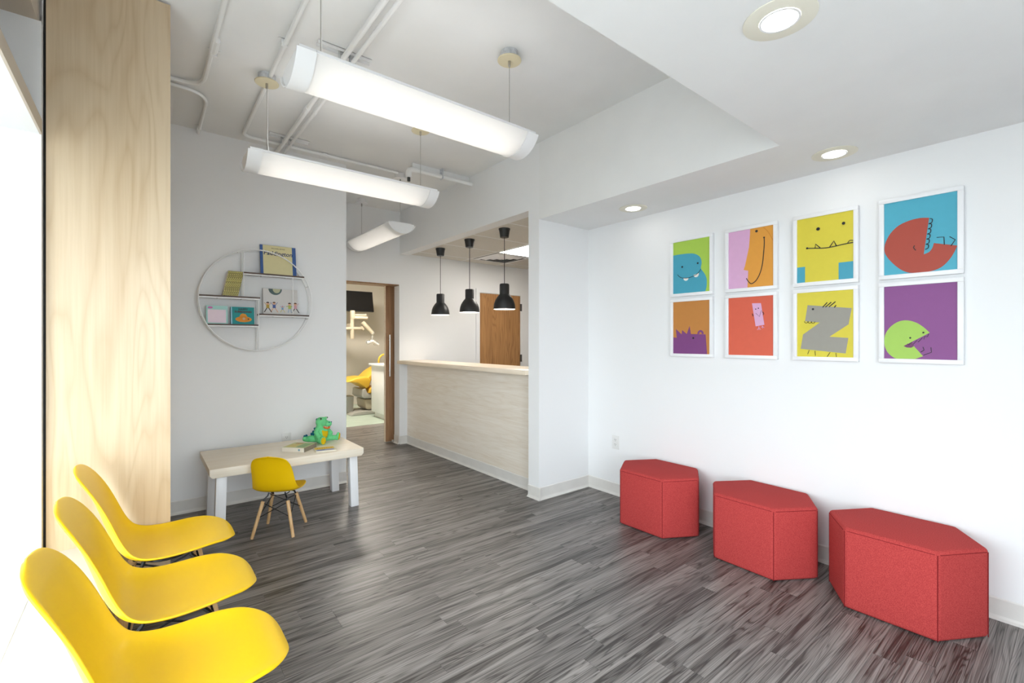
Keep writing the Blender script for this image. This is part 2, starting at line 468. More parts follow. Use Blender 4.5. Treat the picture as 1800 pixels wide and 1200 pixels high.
# window bay on the left
struct('window_sill', MB().box(XG, -0.12, YB, 2.82, 0.0, 0.385), M['wall'], 'low white window bench', cat='sill')
ws = bpy.data.objects['window_sill']
for (xa, xb) in ((XG, -0.3155), (-0.3145, -0.105)):
    link('sill_slab', MB().box(xa, xb, YB, 2.82, 0.3855, 0.405).mesh('sill_slab', bevel=0.002), M['sill'], ws)
struct('wall_window_end', MB().box(XG, -0.333, 2.765, 3.0, 0.405, 2.667), M['wall'], 'white return wall at the end of the window bay')
ls = struct('trim_1', MB().box(XG, -0.338, YB, 2.765, 2.19, 2.25), M['wall'], 'white light shelf above the window', cat='trim')
link('shelf_edge', MB().box(-0.338, -0.330, YB, 2.765, 2.19, 2.25).mesh('shelf_edge'), M['beige'], ls)
uf = struct('ceiling_window_bay', MB().box(XG, -0.345, YB, 3.0, 2.667, ZH + 0.1), M['beige'], 'beige soffit above the window shelf', cat='ceiling')
struct('wall_left', MB().box(XG - 0.1, XG, YB, 3.0, 2.19, ZH + 0.1).box(XG - 0.1, XG, 2.765, YT, 0, ZH + 0.1).box(XG - 0.1, XG, YB, 2.765, 0, 0.39).box(XG - 0.1, XG, YB, -0.3, 0.39, 2.19).box(XG - 0.1, XG, 2.35, 2.765, 0.39, 2.19), M['wall'])

def window(n, axis, a0, a1, z0, z1, plane, nm):
    """framed glazing in a wall; axis = 1 runs along Y, axis = 0 along X"""
    def bx(mb, p0, p1, q0, q1, t=0.03):
        if axis == 1: mb.box(plane - t, plane + t, p0, p1, q0, q1)
        else: mb.box(p0, p1, plane - t, plane + t, q0, q1)
        return mb
    w = bpy.data.objects.new('window_%d' % n, None); COL.objects.link(w); w['kind'] = 'structure'; w['label'] = nm; w['category'] = 'window'
    fr = MB(); bx(fr, a0, a1, z0, z0 + 0.05); bx(fr, a0, a1, z1 - 0.05, z1)
    bx(fr, a0, a0 + 0.05, z0, z1); bx(fr, a1 - 0.05, a1, z0, z1)
    part('window_frame', fr, M['white_metal'], w)
    k = max(1, round((a1 - a0)/1.3)); st = (a1 - a0)/k
    for i in range(k):
        if i: part('mullion', bx(MB(), a0 + i*st - 0.025, a0 + i*st + 0.025, z0 + 0.05, z1 - 0.05), M['white_metal'], w)
        part('pane', bx(MB(), a0 + i*st + 0.02, a0 + (i+1)*st - 0.02, z0 + 0.04, z1 - 0.04, 0.003), M['glass'], w)
window(1, 1, -0.3, 2.35, 0.39, 2.19, XG - 0.03, 'tall window bay on the left of the waiting room')
struct('wall_front', MB().box(XL, -0.3, YB - 0.12, YB, 0, ZH).box(1.5, XW, YB - 0.12, YB, 0, ZH).box(-0.3, 1.5, YB - 0.12, YB, 0, 0.10).box(-0.3, 1.5, YB - 0.12, YB, 2.18, ZH).box(XG - 0.1, XL, YB - 0.12, YB, 0, ZH), M['wall'])
window(2, 0, -0.3, 1.5, 0.10, 2.18, YB - 0.03, 'unseen window added behind the viewer for fill daylight')  # opening added out of view so daylight reaches the back wall
struct('ground', MB().box(-40, XG - 0.12, -40, 40, -0.3, -0.15).box(XG - 0.12, 40, -40, YB - 0.14, -0.3, -0.15), M['asphalt'], 'pavement outside')

# maple clad pilaster
pl = struct('wall_pilaster', MB().box(-0.323, 0.105, 2.826, YT, 0, ZH), M['wall'], 'maple clad pilaster beside the window')
link('wood_panel', MB().box(-0.323, 0.107, 2.80, 2.826, 0.0, ZH - 0.012).mesh('wood_panel'), M['maple'], pl)
link('reveal_strip', MB().box(-0.333, -0.323, 2.815, 2.86, 0.406, ZH).mesh('reveal_strip'), M['black_gap'], pl)
link('side_panel', MB().box(0.105, 0.1075, 2.826, YT, 0.0, ZH - 0.012).mesh('side_panel'), M['maple'], pl)

# ------------------------------------------------------------------ baseboards
def base(nm, p0, p1, nrm):
    """cove base along p0-p1, nrm points into the room"""
    (xa, ya), (xb, yb) = p0, p1; nx, ny = nrm
    prof = [(0.0, 0.0), (0.022, 0.0), (0.0215, 0.004), (0.011, 0.010), (0.007, 0.02), (0.006, 0.096), (0.003, 0.101), (0.0, 0.101)]
    vs = [(xa + nx*d, ya + ny*d, z) for d, z in prof] + [(xb + nx*d, yb + ny*d, z) for d, z in prof]
    n = len(prof)
    fs = [tuple(range(n)), tuple(range(n, 2*n))] + [(i, (i+1) % n, n + (i+1) % n, n + i) for i in range(n)]
    return struct(nm, MB().add(vs, fs), M['base'])
base('baseboard_right', (XW, YB), (XW, YC), (-1, 0))
base('baseboard_column_side', (XC, YC), (XW, YC), (0, -1))
base('baseboard_column_front', (XC, YC - 0.022), (XC, YH), (-1, 0))
base('baseboard_back', (0.107, YT), (1.49, YT), (0, -1))
base('baseboard_door', (DX1, YD), (2.68, YD), (0, -1))
base('baseboard_counter', (2.68, YH), (2.68, YD), (-1, 0))
base('baseboard_jamb', (DX1, YD + 0.005), (DX1, YD + 0.15), (-1, 0))

# ------------------------------------------------------------------ reception counter
ct = thing('reception_counter', 'pale birch panelled reception counter below the black pendant lamps', 'counter', (2.75, 4.27, 0))
part('front_panel', MB().box(2.68, 2.71, YH, YD, 0.0, 1.028), M['counter_panel'], ct, world=True)
part('back_panel', MB().box(2.78, 2.80, YH, YD, 0.0, 1.028), M['counter_panel'], ct, world=True)
tag(part('countertop', MB().box(2.535, 2.945, YH + 0.002, YD - 0.004, 1.029, 1.071), M['counter_top'], None, bevel=0.003),
    'long birch worktop ledge running along the reception counter', 'countertop')

# reception ceiling tiles with grid, troffer and vent
TX = [2.705, 3.50, 4.11, 4.72, 5.33, 5.94]
TY = [3.0, 3.46, 4.07, 4.68, 5.29, 5.53]
ceil_r = bpy.data.objects['ceiling_reception']
for i in range(len(TX) - 1):
    for j in range(len(TY) - 1):
        if i in (1,) and j == 2: continue
        link('ceiling_tile', MB().box(TX[i] + 0.004, TX[i+1] - 0.004, TY[j] + 0.004, TY[j+1] - 0.004, ZR + 0.001, ZR + 0.012).mesh('ceiling_tile', bevel=0.002, seg=1), M['tile'], ceil_r)
b = MB()
for x in TX[1:-1]: b.box(x - 0.007, x + 0.007, 3.0, YD, ZR - 0.001, ZR + 0.006)
for yv in TY[1:-1]: b.box(TX[0], TX[-1], yv - 0.007, yv + 0.007, ZR - 0.001, ZR + 0.006)
link('ceiling_grid', b.mesh('ceiling_grid'), M['white_metal'], ceil_r)
tr = thing('troffer_light', 'square lit panel in the reception ceiling', 'light', (3.8, 4.38, ZR))
part('diffuser', MB().box(3.52, 4.09, 4.09, 4.66, ZR - 0.004, ZR - 0.001), M['panel_light'], tr, world=True)
part('light_frame', MB().box(3.505, 4.105, 4.075, 4.09, ZR - 0.008, ZR).box(3.505, 4.105, 4.66, 4.675, ZR - 0.008, ZR).box(3.505, 3.52, 4.09, 4.66, ZR - 0.008, ZR).box(4.09, 4.105, 4.09, 4.66, ZR - 0.008, ZR), M['white_metal'], tr, world=True)
vt = thing('ceiling_vent', 'square louvred air vent in the reception ceiling', 'vent', (3.80, 4.985, ZR))
part('backing', MB().box(3.53, 4.08, 4.71, 5.26, ZR - 0.004, ZR), M['dark_grey'], vt, world=True)
for q, h in enumerate((0.27, 0.20, 0.13, 0.065)):
    cx_, cy_ = 3.805, 4.985
    b = MB()
    pts = [(cx_ - h, cy_ - h), (cx_ + h, cy_ - h), (cx_ + h, cy_ + h), (cx_ - h, cy_ + h)]
    hi = h - 0.045
    pin = [(cx_ - hi, cy_ - hi), (cx_ + hi, cy_ - hi), (cx_ + hi, cy_ + hi), (cx_ - hi, cy_ + hi)]
    vs = [(p[0], p[1], ZR - 0.012 + (0.006 if q else 0.008)) for p in pts] + [(p[0], p[1], ZR - 0.022 if q else ZR - 0.014) for p in pin]
    vs2 = [(p[0], p[1], p[2] - 0.0015) for p in vs]
    fs = []
    for k in range(4):
        k2 = (k + 1) % 4
        fs += [(k, k2, 4 + k2, 4 + k), (8 + k, 12 + k, 12 + k2, 8 + k2), (k, 8 + k, 8 + k2, k2), (4 + k, 4 + k2, 12 + k2, 12 + k)]
    part('louvre', MB().add(vs + vs2, fs), M['white_metal'], vt, world=True)

# wooden door in the reception back wall
d2 = bpy.data.objects.new('door_2', None); COL.objects.link(d2); d2['kind'] = 'structure'; d2['category'] = 'door'
d2['label'] = 'flush brown wooden door behind the reception counter'
part('door_leaf', MB().box(3.815, 4.565, YD - 0.012, YD, 0.01, 2.01), M['door_wood'], d2)
part('door_casing', MB().box(3.745, 3.808, YD - 0.018, YD, 0, 2.075).box(4.572, 4.635, YD - 0.018, YD, 0, 2.075).box(3.808, 4.572, YD - 0.018, YD, 2.017, 2.075), M['wall'], d2)
for zz in (1.78, 1.0, 0.25):
    part('hinge', MB().box(4.562, 4.592, YD - 0.026, YD - 0.012, zz, zz + 0.11), M['dark_grey'], d2)

# sliding door to the treatment room
d1 = bpy.data.objects.new('door_1', None); COL.objects.link(d1); d1['kind'] = 'structure'; d1['category'] = 'door'
d1['label'] = 'brown wooden sliding door with long steel pull, partly open'
lf = part('door_leaf', MB().box(2.466, 3.40, 5.715, 5.757, 0.012, 2.03), M['slide_wood'], d1)
part('leaf_edge', MB().box(2.4625, 2.466, 5.715, 5.757, 0.012, 2.03), M['counter_top'], d1)
hd = part('pull_handle', MB().tube([(2.512, 5.69, 0.86), (2.512, 5.69, 1.40)], 0.008, 10), M['chrome'], d1, smooth=True)
part('handle_mount', MB().tube([(2.512, 5.69, 0.93), (2.512, 5.716, 0.93)], 0.005, 8).tube([(2.512, 5.69, 1.33), (2.512, 5.716, 1.33)], 0.005, 8), M['chrome'], d1)
part('door_track', MB().box(1.6, 3.4, 5.69, 5.78, 2.03, 2.08), M['slide_wood'], d1)
part('head_lining', MB().box(DX0, DX1, YD + 0.012, YD + 0.15, DZ - 0.012, DZ), M['slide_wood'], d1)
part('floor_guide', MB().box(2.545, 2.565, 5.69, 5.712, 0, 0.03), M['chrome'], d1)

# ------------------------------------------------------------------ black pendant lamps
def pendant(y, label):
    t = thing('pendant_lamp', label, 'lamp', (2.825, y, 1.635), 0, 'black pendant lamps over the counter')
    part('ceiling_rose', MB().lathe([(0.043, ZR - 1.635 - 0.088), (0.054, ZR - 1.635 - 0.012), (0.058, ZR - 1.635 - 0.012), (0.058, ZR - 1.635 - 0.001)], 28), M['black_matte'], t, smooth=True, sharp=40)
    part('cord', MB().tube([(0, 0, 0.25), (0, 0, ZR - 1.635 - 0.08)], 0.0032, 8), M['black_steel'], t, smooth=True)
    outer = [(0.110, 0.0), (0.109, 0.022), (0.104, 0.055), (0.092, 0.090), (0.076, 0.117), (0.060, 0.138), (0.050, 0.148), (0.048, 0.156), (0.048, 0.246), (0.043, 0.254), (0.004, 0.255)]
    part('lamp_shade', MB().lathe(outer, 36), M['black_matte'], t, smooth=True, sharp=50)
    inner = [(0.107, 0.0005), (0.106, 0.022), (0.101, 0.054), (0.089, 0.088), (0.073, 0.113), (0.05, 0.135), (0.002, 0.14)]
    # open the bottom: rebuild shade without its cap
    part('shade_lining', MB().lathe(inner, 36), M['white_gloss'], t, smooth=True, sharp=50)
    part('bulb', MB().ball((0, 0, 0.075), (0.032, 0.032, 0.04), 16, 10), M['bulb'], t, smooth=True)
    for ch in t.children:
        if ch.name.startswith(('lamp_shade', 'shade_lining')):
            bm = bmesh.new(); bm.from_mesh(ch.data)
            bad = [f for f in bm.faces if len(f.verts) > 8 and f.calc_center_median().z < 0.01]
            bmesh.ops.delete(bm, geom=bad, context='FACES_ONLY'); bm.to_mesh(ch.data); bm.free()
pendant(4.93, 'black dome pendant lamp farthest from the white pier')
pendant(4.29, 'black dome pendant lamp in the middle of the row of three')
pendant(3.66, 'black dome pendant lamp nearest the white pier')

# ------------------------------------------------------------------ linear lights
def linear_light(center, length, rz, label, cables, canopy=True, dim=False):
    t = thing('linear_pendant_light', label, 'light', center, rz, 'white curved linear pendant lights')
    hw, sag = 0.14, 0.088
    Rr = (hw*hw + sag*sag)/(2*sag); a0 = math.asin(hw/Rr)
    def arc(r, n=18, aa=a0):
        return [(r*math.sin(-aa + 2*aa*k/n), (Rr - sag) - r*math.cos(-aa + 2*aa*k/n)) for k in range(n + 1)]
    def shell(x0, x1, r, th):
        A = arc(r); Bq = arc(r - th); n = len(A)
        loop = A + Bq[::-1]
        vs = [(x0, p[0], p[1]) for p in loop] + [(x1, p[0], p[1]) for p in loop]
        k = len(loop)
        fs = [(i, (i+1) % k, k + (i+1) % k, k + i) for i in range(k)]
        fs += [(i, k - 1 - i, k - 2 - i, i + 1) for i in range(n - 1)]
        fs += [(k + i, k + i + 1, k + k - 2 - i, k + k - 1 - i) for i in range(n - 1)]
        return MB().add(vs, fs)
    cap = 0.075; h = length/2
    part('lens', shell(-h + cap, h - cap, Rr, 0.004), M['lens'], t, smooth=True, sharp=50)
    for s in (-1, 1):
        e = part('end_cap', shell(min(s*h, s*(h - cap)), max(s*h, s*(h - cap)), Rr + 0.004, 0.006), M['white_metal'], t, smooth=True, sharp=50)
        poly = arc(Rr - 0.004)
        poly = poly + [(0.10, 0.018), (-0.10, 0.018)]
        part('end_plate', MB().prism(poly, s*(h - 0.012) - 0.002, s*(h - 0.012) + 0.002, 0), M['white_metal'], e)
    part('spine', MB().box(-h + 0.012, h - 0.012, -0.134, 0.134, 0.004, 0.014), M['white_metal'], t)
    part('added_uplight', MB().box(-h + 0.05, h - 0.05, -0.10, 0.10, 0.014, 0.020), M['fill_uplight_dim' if dim else 'fill_uplight'], t)  # unseen glowing plate added on top to brighten ceiling and back wall
    part('fluorescent_tube', MB().tube([(-h + 0.1, 0, -0.03), (h - 0.1, 0, -0.03)], 0.013, 10), M['tube_dim' if dim else 'tube'], t, smooth=True)
    for s in (-1, 1):
        part('lip', MB().box(-h + cap, h - cap, s*hw - 0.004, s*hw + 0.004, -0.002, 0.008), M['white_metal'], t)
    top = ZH - center[2]
    for x, hook in cables:
        w = part('suspension_cable', MB().tube([(x, 0, 0.03), (x, 0, top - 0.06)], 0.0016, 6), M['screw'], t)
        if hook:
            part('power_cord', MB().tube([(x + 0.008, 0, 0.03), (x + 0.012, 0.004, 0.06), (x + 0.004, 0, 0.12), (x + 0.004, 0, top - 0.06)], 0.0024, 6), M['white_plastic'], w)
        cn = part('canopy', MB().lathe([(0.066, top - 0.052), (0.068, top - 0.050), (0.068, top - 0.046), (0.064, top - 0.044)], 28, (x, 0, 0)), M['canopy'] if canopy else M['white_metal'], t, smooth=True)
        part('junction_box', MB().lathe([(0.05, top - 0.044), (0.05, top)], 20, (x, 0, 0)), M['galv'] if canopy else M['white_metal'], cn, smooth=True)
        part('gripper', MB().lathe([(0.004, top - 0.085), (0.007, top - 0.08), (0.007, top - 0.052)], 12, (x, 0, 0)), M['screw'], cn, smooth=True)
linear_light((1.10, 2.072, 2.472), 1.26, 0, 'large curved linear light nearest the low ceiling', [(-0.50, True), (0.535, False)])
linear_light((1.108, 3.19, 2.438), 1.26, 0, 'middle curved linear light near the conduit along the wall', [(-0.505, True), (0.547, False)])
linear_light((1.99, 4.83, 2.465), 1.22, R(90), 'small far linear light hanging before the sliding door', [(0.46, False), (-0.57, True)], canopy=False, dim=True)

# ------------------------------------------------------------------ downlights
def downlight(x, y, label):
    t = thing('recessed_downlight', label, 'light', (x, y, ZL), 0, 'round downlights in the low ceiling')
    part('trim_ring', MB().lathe([(0.104, -0.0005), (0.104, -0.003), (0.098, -0.005), (0.058, -0.005), (0.056, -0.0005)], 40, closed=True), M['ivory_trim'], t, smooth=True)
    part('inner_ring', MB().lathe([(0.0575, -0.0055), (0.0575, -0.0075), (0.051, -0.0075), (0.051, -0.0055)], 40, closed=True), M['white_metal'], t, smooth=True)
    part('lamp_face', MB().lathe([(0.052, -0.004), (0.051, -0.006), (0.0, -0.006)], 40), M['lamp_face'], t)
downlight(2.92, 2.18, 'round downlight farthest away above the pier corner')
downlight(2.915, 0.867, 'round downlight above the framed prints')
downlight(1.563, 0.612, 'large round downlight at the top of the picture')

# ------------------------------------------------------------------ ceiling conduits
zc = ZH - 0.022
def bend(p0, pc, p1, r, n=7):
    p0, pc, p1 = Vector(p0), Vector(pc), Vector(p1)
    a = pc + (p0 - pc).normalized()*r; b_ = pc + (p1 - pc).normalized()*r
    out = [p0]
    for k in range(n + 1):
        t = k/n
        out.append(a*(1-t)**2 + pc*2*t*(1-t) + b_*t*t)
    return out + [p1]
def conduit(pts, r, label, couplings=(), clips=()):
    t = thing('conduit', label, 'pipe', (pts[0][0], pts[0][1], zc))
    part('pipe', MB().tube(pts, r, 12), M['conduit'], t, smooth=True, world=True)
    for (p, q) in couplings:
        part('coupling', MB().tube([p, q], r + 0.003, 12), M['conduit'], t, smooth=True, world=True)
    for (x, y) in clips:
        part('strap', MB().box(x - r - 0.018, x + r + 0.018, y - 0.008, y + 0.008, ZH - 0.004, ZH - 0.0005).box(x - r - 0.003, x + r + 0.003, y - 0.008, y + 0.008, zc - r - 0.0025, ZH - 0.0005), M['conduit'], t, world=True)
    return t
conduit(bend((0.32, YS, zc), (0.30, 3.55, zc), (0.108, 3.55, zc), 0.14), 0.013, 'white conduit at the left bending into the maple panel', [((0.3165, 2.95, zc), (0.3155, 3.08, zc))], [(0.316, 3.10)])
conduit(bend((0.34, YT, zc), (0.34, 3.63, zc), (0.108, 3.63, zc), 0.16), 0.011, 'short white conduit curving from the wall into the maple panel', [], [(0.34, 4.26)])
conduit(bend((0.60, YS, zc), (0.62, 4.19, zc), (1.93, 4.185, zc), 0.08), 0.0125, 'white conduit passing the middle light canopy and turning along the wall', [], [(0.606, 2.75), (1.25, 4.19)])
conduit([(0.885, YS, zc - 0.030), (0.888, YT, zc - 0.030)], 0.015, 'thicker conduit of the parallel pair above the long lights', [((0.886, 3.34, zc - 0.030), (0.886, 3.40, zc - 0.030))])
conduit([(0.944, YS, zc - 0.030), (0.94, YT, zc - 0.030)], 0.0115, 'thinner conduit of the parallel pair above the long lights', [((0.942, 3.38, zc - 0.030), (0.942, 3.43, zc - 0.030))])
for (yy, xa, xb, lab) in ((2.65, 0.75, 1.05, 'short strut channel across the conduits above the large light'), (4.05, 0.78, 1.08, 'short strut channel across the conduits close to the wall')):
    t = thing('strut_channel', lab, 'bracket', ((xa + xb)/2, yy, ZH - 0.02))
    part('channel', MB().box(xa, xb, yy - 0.021, yy - 0.0185, ZH - 0.019, ZH).box(xa, xb, yy + 0.0185, yy + 0.021, ZH - 0.019, ZH).box(xa, xb, yy - 0.021, yy + 0.021, ZH - 0.0025, ZH), M['strut'], t, world=True)
    for xx, rr in ((0.886, 0.015), (0.942, 0.0115)):
        for sg in (-1, 1):
            part('clamp', MB().box(min(xx + sg*(rr + 0.0005), xx + sg*(rr + 0.004)), max(xx + sg*(rr + 0.0005), xx + sg*(rr + 0.004)), yy - 0.01, yy + 0.01, zc - 0.040, ZH - 0.003), M['galv'], t, world=True)
# sprinkler / drain pipe stub next to the bulkhead
t = thing('ceiling_pipe', 'white pipe with elbow running into the bulkhead', 'pipe', (2.2, 3.9, 2.86))
part('pipe', MB().tube([(1.93, 3.90, 2.895), (XC, 3.87, 2.885)], 0.019, 14), M['conduit'], t, smooth=True, world=True)
part('elbow', MB().tube([(1.985, 3.895, 2.895), (1.94, 3.90, 2.895), (1.915, 3.90, 2.885), (1.905, 3.90, 2.86), (1.905, 3.90, 2.815)], 0.026, 14), M['conduit'], t, smooth=True, world=True)
part('hanger', MB().box(2.235, 2.245, 3.86, 3.91, 2.865, ZH), M['galv'], t, world=True)
part('web_plate', MB().box(1.95, XC, 3.915, 3.925, 2.90, ZH), M['conduit'], t, world=True)
part('nipple', MB().tube([(1.905, 3.90, 2.815), (1.905, 3.90, 2.78)], 0.014, 10), M['dark_grey'], t, world=True)

# ------------------------------------------------------------------ shell chairs
def crom(P, n):
    out = []
    m = len(P)
    for i in range(m - 1):
        p0, p1, p2, p3 = P[max(i-1, 0)], P[i], P[i+1], P[min(i+2, m-1)]
        for k in range(n):
            t = k/n
            out.append(tuple(0.5*((2*b) + (-a + c_)*t + (2*a - 5*b + 4*c_ - d)*t*t + (-a + 3*b - 3*c_ + d)*t**3) for a, b, c_, d in zip(p0, p1, p2, p3)))
    out.append(P[-1])
    return out
def shell_mesh(s):
    # x, z, half width, edge lift (towards the sitter)
    ST = [(0.259, 0.408, 0.014, 0.000), (0.256, 0.414, 0.060, 0.000), (0.249, 0.421, 0.096, 0.000), (0.237, 0.429, 0.128, 0.001), (0.218, 0.435, 0.157, 0.003), (0.192, 0.439, 0.182, 0.007), (0.155, 0.439, 0.203, 0.014),
          (0.100, 0.431, 0.219, 0.023), (0.035, 0.421, 0.223, 0.030), (-0.030, 0.416, 0.222, 0.036), (-0.090, 0.421, 0.219, 0.042), (-0.137, 0.444, 0.212, 0.046),
          (-0.167, 0.485, 0.204, 0.046), (-0.187, 0.535, 0.198, 0.043), (-0.203, 0.590, 0.194, 0.038), (-0.219, 0.645, 0.190, 0.031), (-0.235, 0.695, 0.184, 0.022),
          (-0.251, 0.738, 0.172, 0.012), (-0.264, 0.767, 0.156, 0.004), (-0.275, 0.787, 0.136, -0.002), (-0.284, 0.800, 0.110, -0.007), (-0.290, 0.807, 0.080, -0.010), (-0.294, 0.811, 0.045, -0.011), (-0.296, 0.813, 0.012, -0.011)]
    ST = crom(ST, 4)
    nu = 24
    vs = []; fs = []
    m = len(ST)
    for i, (x, z, hw, e) in enumerate(ST):
        xa, za = ST[max(i-1, 0)][:2]; xb, zb = ST[min(i+1, m-1)][:2]
        tx, tz = xb - xa, zb - za; l = math.hypot(tx, tz) or 1
        nx, nz = tz/l, -tx/l           # towards the sitter (up / forward)
        for k in range(nu + 1):
            u = -1 + 2*k/nu
            a = abs(u)
            off = e*(a**2.4)
            yy = hw*(math.sin(u*1.35)/math.sin(1.35)) if a < 1 else hw*u
            if a > 0.86 and hw > 0.1:   # rolled rim
                q = (a - 0.86)/0.14
                off -= 0.010*q*q*min(1, (hw - 0.1)/0.08)
            vs.append(((x + nx*off)*s, yy*s, (z + nz*off)*s))
    for i in range(m - 1):
        for k in range(nu):
            a = i*(nu+1) + k
            fs.append((a, a+1, a+nu+2, a+nu+1))
    me = bpy.data.meshes.new('shell')
    me.from_pydata(vs, [], fs)
    for p in me.polygons: p.use_smooth = True
    return me
def build_chair(s, label, group, loc, rz):
    t = thing('shell_chair', label, 'chair', loc, rz, group)
    me = shell_mesh(s); me.materials.append(M['yellow'])
    sh = link('seat_shell', me, None, t)
    md = sh.modifiers.new('thickness', 'SOLIDIFY'); md.thickness = 0.008*s; md.offset = -1
    md = sh.modifiers.new('smooth', 'SUBSURF'); md.levels = 1; md.render_levels = 1
    tops = []; feet = []
    for sx in (-1, 1):
        for sy in (-1, 1):
            T = Vector((sx*0.118 + 0.0, sy*0.115, 0.335))*s; Fp = Vector((sx*0.19, sy*0.19, 0.0))*s
            tops.append(T); feet.append(Fp)
            lg = part('leg', MB().tube([Fp, Fp + (T - Fp)*0.02, Fp + (T - Fp)*0.5, T], 0.0135*s, 14, 0.0175*s), M['leg_wood'], t, smooth=True, sharp=50)
            for fr in (0.55, 0.93):
                p = Fp + (T - Fp)*fr
                part('bolt', MB().ball(p + Vector((sx, sy, 0)).normalized()*0.0165*s, 0.0045*s, 8, 6), M['screw'], lg, smooth=True)
    idx = {(-1,-1): 0, (-1,1): 1, (1,-1): 2, (1,1): 3}
    k = 0.0042*s
    for a, b_ in (((-1,-1), (-1,1)), ((1,-1), (1,1)), ((-1,-1), (1,-1)), ((-1,1), (1,1))):
        ia, ib = idx[a], idx[b_]
        for p, q in ((ia, ib), (ib, ia)):
            mid = feet[q] + (tops[q] - feet[q])*0.55
            part('cross_rod', MB().tube([tops[p] + Vector((0, 0, -0.015*s)), mid], k, 8), M['black_steel'], t, smooth=True)
    for i, T in enumerate(tops):
        sx = -1 if i < 2 else 1; sy = -1 if i % 2 == 0 else 1
        part('bracket', MB().tube([T + Vector((0, 0, -0.03*s)), T + Vector((-sx*0.01*s, -sy*0.01*s, 0.02*s)), Vector((sx*0.085*s, sy*0.085*s, 0.375*s)), Vector((sx*0.075*s, sy*0.075*s, (0.412 if sx > 0 else 0.405)*s))], 0.0075*s, 8), M['black_steel'], t, smooth=True)
    part('base_ring', MB().tube([Vector((0.085*math.cos(a), 0.085*math.sin(a), 0.378))*s for a in [2*math.pi*q/20 for q in range(21)]], 0.005*s, 8), M['black_steel'], t, smooth=True)
    return t
build_chair(1.0, 'yellow moulded shell chair nearest the viewer, cut by the picture edge', 'yellow shell chairs along the window', (0.085, 1.555, 0), 0)
build_chair(1.0, 'middle one of the three yellow shell chairs by the window', 'yellow shell chairs along the window', (0.085, 2.05, 0), 0)
build_chair(1.0, 'yellow shell chair of the window row beside the maple panel', 'yellow shell chairs along the window', (0.085, 2.575, 0), 0)
build_chair(0.695, 'small yellow child chair pushed up to the play table', None, (0.751, 3.535, 0), R(58))

# ------------------------------------------------------------------ play table
tb = thing('play_table', 'low birch play table with white legs against the wall', 'table', (0.85, 3.9, 0))
y0, y1 = 3.578, 4.225
prof = [(0.342, 0.48), (0.342, 0.437), (0.357, 0.42), (1.345, 0.42), (1.362, 0.437), (1.362, 0.48)]
part('tabletop', MB().prism(prof, y0, y1, 1), M['maple_top'], tb, world=True, bevel=0.002)
part('edge_band', MB().box(0.341, 0.343, y0 + 0.002, y1 - 0.002, 0.4375, 0.4795), M['maple_top'], tb, world=True)
for (xa, ya, dx, dy) in ((0.385, 3.635, -1, -1), (1.285, 3.675, 1, -1), (0.385, 4.10, -1, 1), (1.285, 4.14, 1, 1)):
    sp = 0.012
    vs = []
    for z, off in ((0.0, sp), (0.42, 0.0)):
        for ax, ay in ((0, 0), (0.062, 0), (0.062, 0.062), (0, 0.062)):
            vs.append((xa + ax + dx*off, ya + ay + dy*off*0.3, z))
    part('leg', MB().add(vs, [(0,3,2,1),(4,5,6,7),(0,1,5,4),(1,2,6,5),(2,3,7,6),(3,0,4,7)]), M['white_gloss'], tb, world=True, bevel=0.003)

# ------------------------------------------------------------------ red hexagonal ottomans
def ottoman(cx_, cy_, rz, label):
    t = thing('hexagonal_ottoman', label, 'ottoman', (cx_, cy_, 0), rz, 'red hexagonal ottomans along the picture wall')
    hd_, hs, ht = 0.226, 0.174, 0.308
    P = [(-hd_, -hs), (0, -ht), (hd_, -hs), (hd_, hs), (0, ht), (-hd_, hs)]
    part('upholstery', MB().prism(P, 0.003, 0.40, 2), M['red'], t, bevel=0.018, seg=4)
    def inset(p, k): return (p[0]*k, p[1]*k)
    for i, p in enumerate(P):
        l = math.hypot(*p); q = (p[0]*(l - 0.0035)/l, p[1]*(l - 0.0035)/l)
        part('seam', MB().tube([(q[0], q[1], 0.006), (q[0], q[1], 0.382)], 0.0016, 6), M['red_seam'], t)
        p2 = P[(i + 1) % 6]
        mx_, my_ = (p[0] + p2[0])/2, (p[1] + p2[1])/2
        ex, ey = p2[0] - p[0], p2[1] - p[1]; el = math.hypot(ex, ey); nx, ny = ey/el, -ex/el
        a = (p[0]*0.985 , p[1]*0.985); b_ = (p2[0]*0.985, p2[1]*0.985)
        dd = 0.0005
        a = (p[0] + ex/el*0.012 - nx*0.0005, p[1] + ey/el*0.012 - ny*0.0005); b_ = (p2[0] - ex/el*0.012 - nx*0.0005, p2[1] - ey/el*0.012 - ny*0.0005)
        part('seam', MB().tube([(a[0], a[1], 0.384), (b_[0], b_[1], 0.384)], 0.0014, 6), M['red_seam'], t)
ottoman(2.920, 1.955, R(0.5), 'red hexagonal ottoman nearest the wall outlet')
ottoman(2.930, 1.252, R(-2.0), 'middle red hexagonal ottoman of the three')
ottoman(2.935, 0.592, R(0), 'red hexagonal ottoman nearest the viewer')

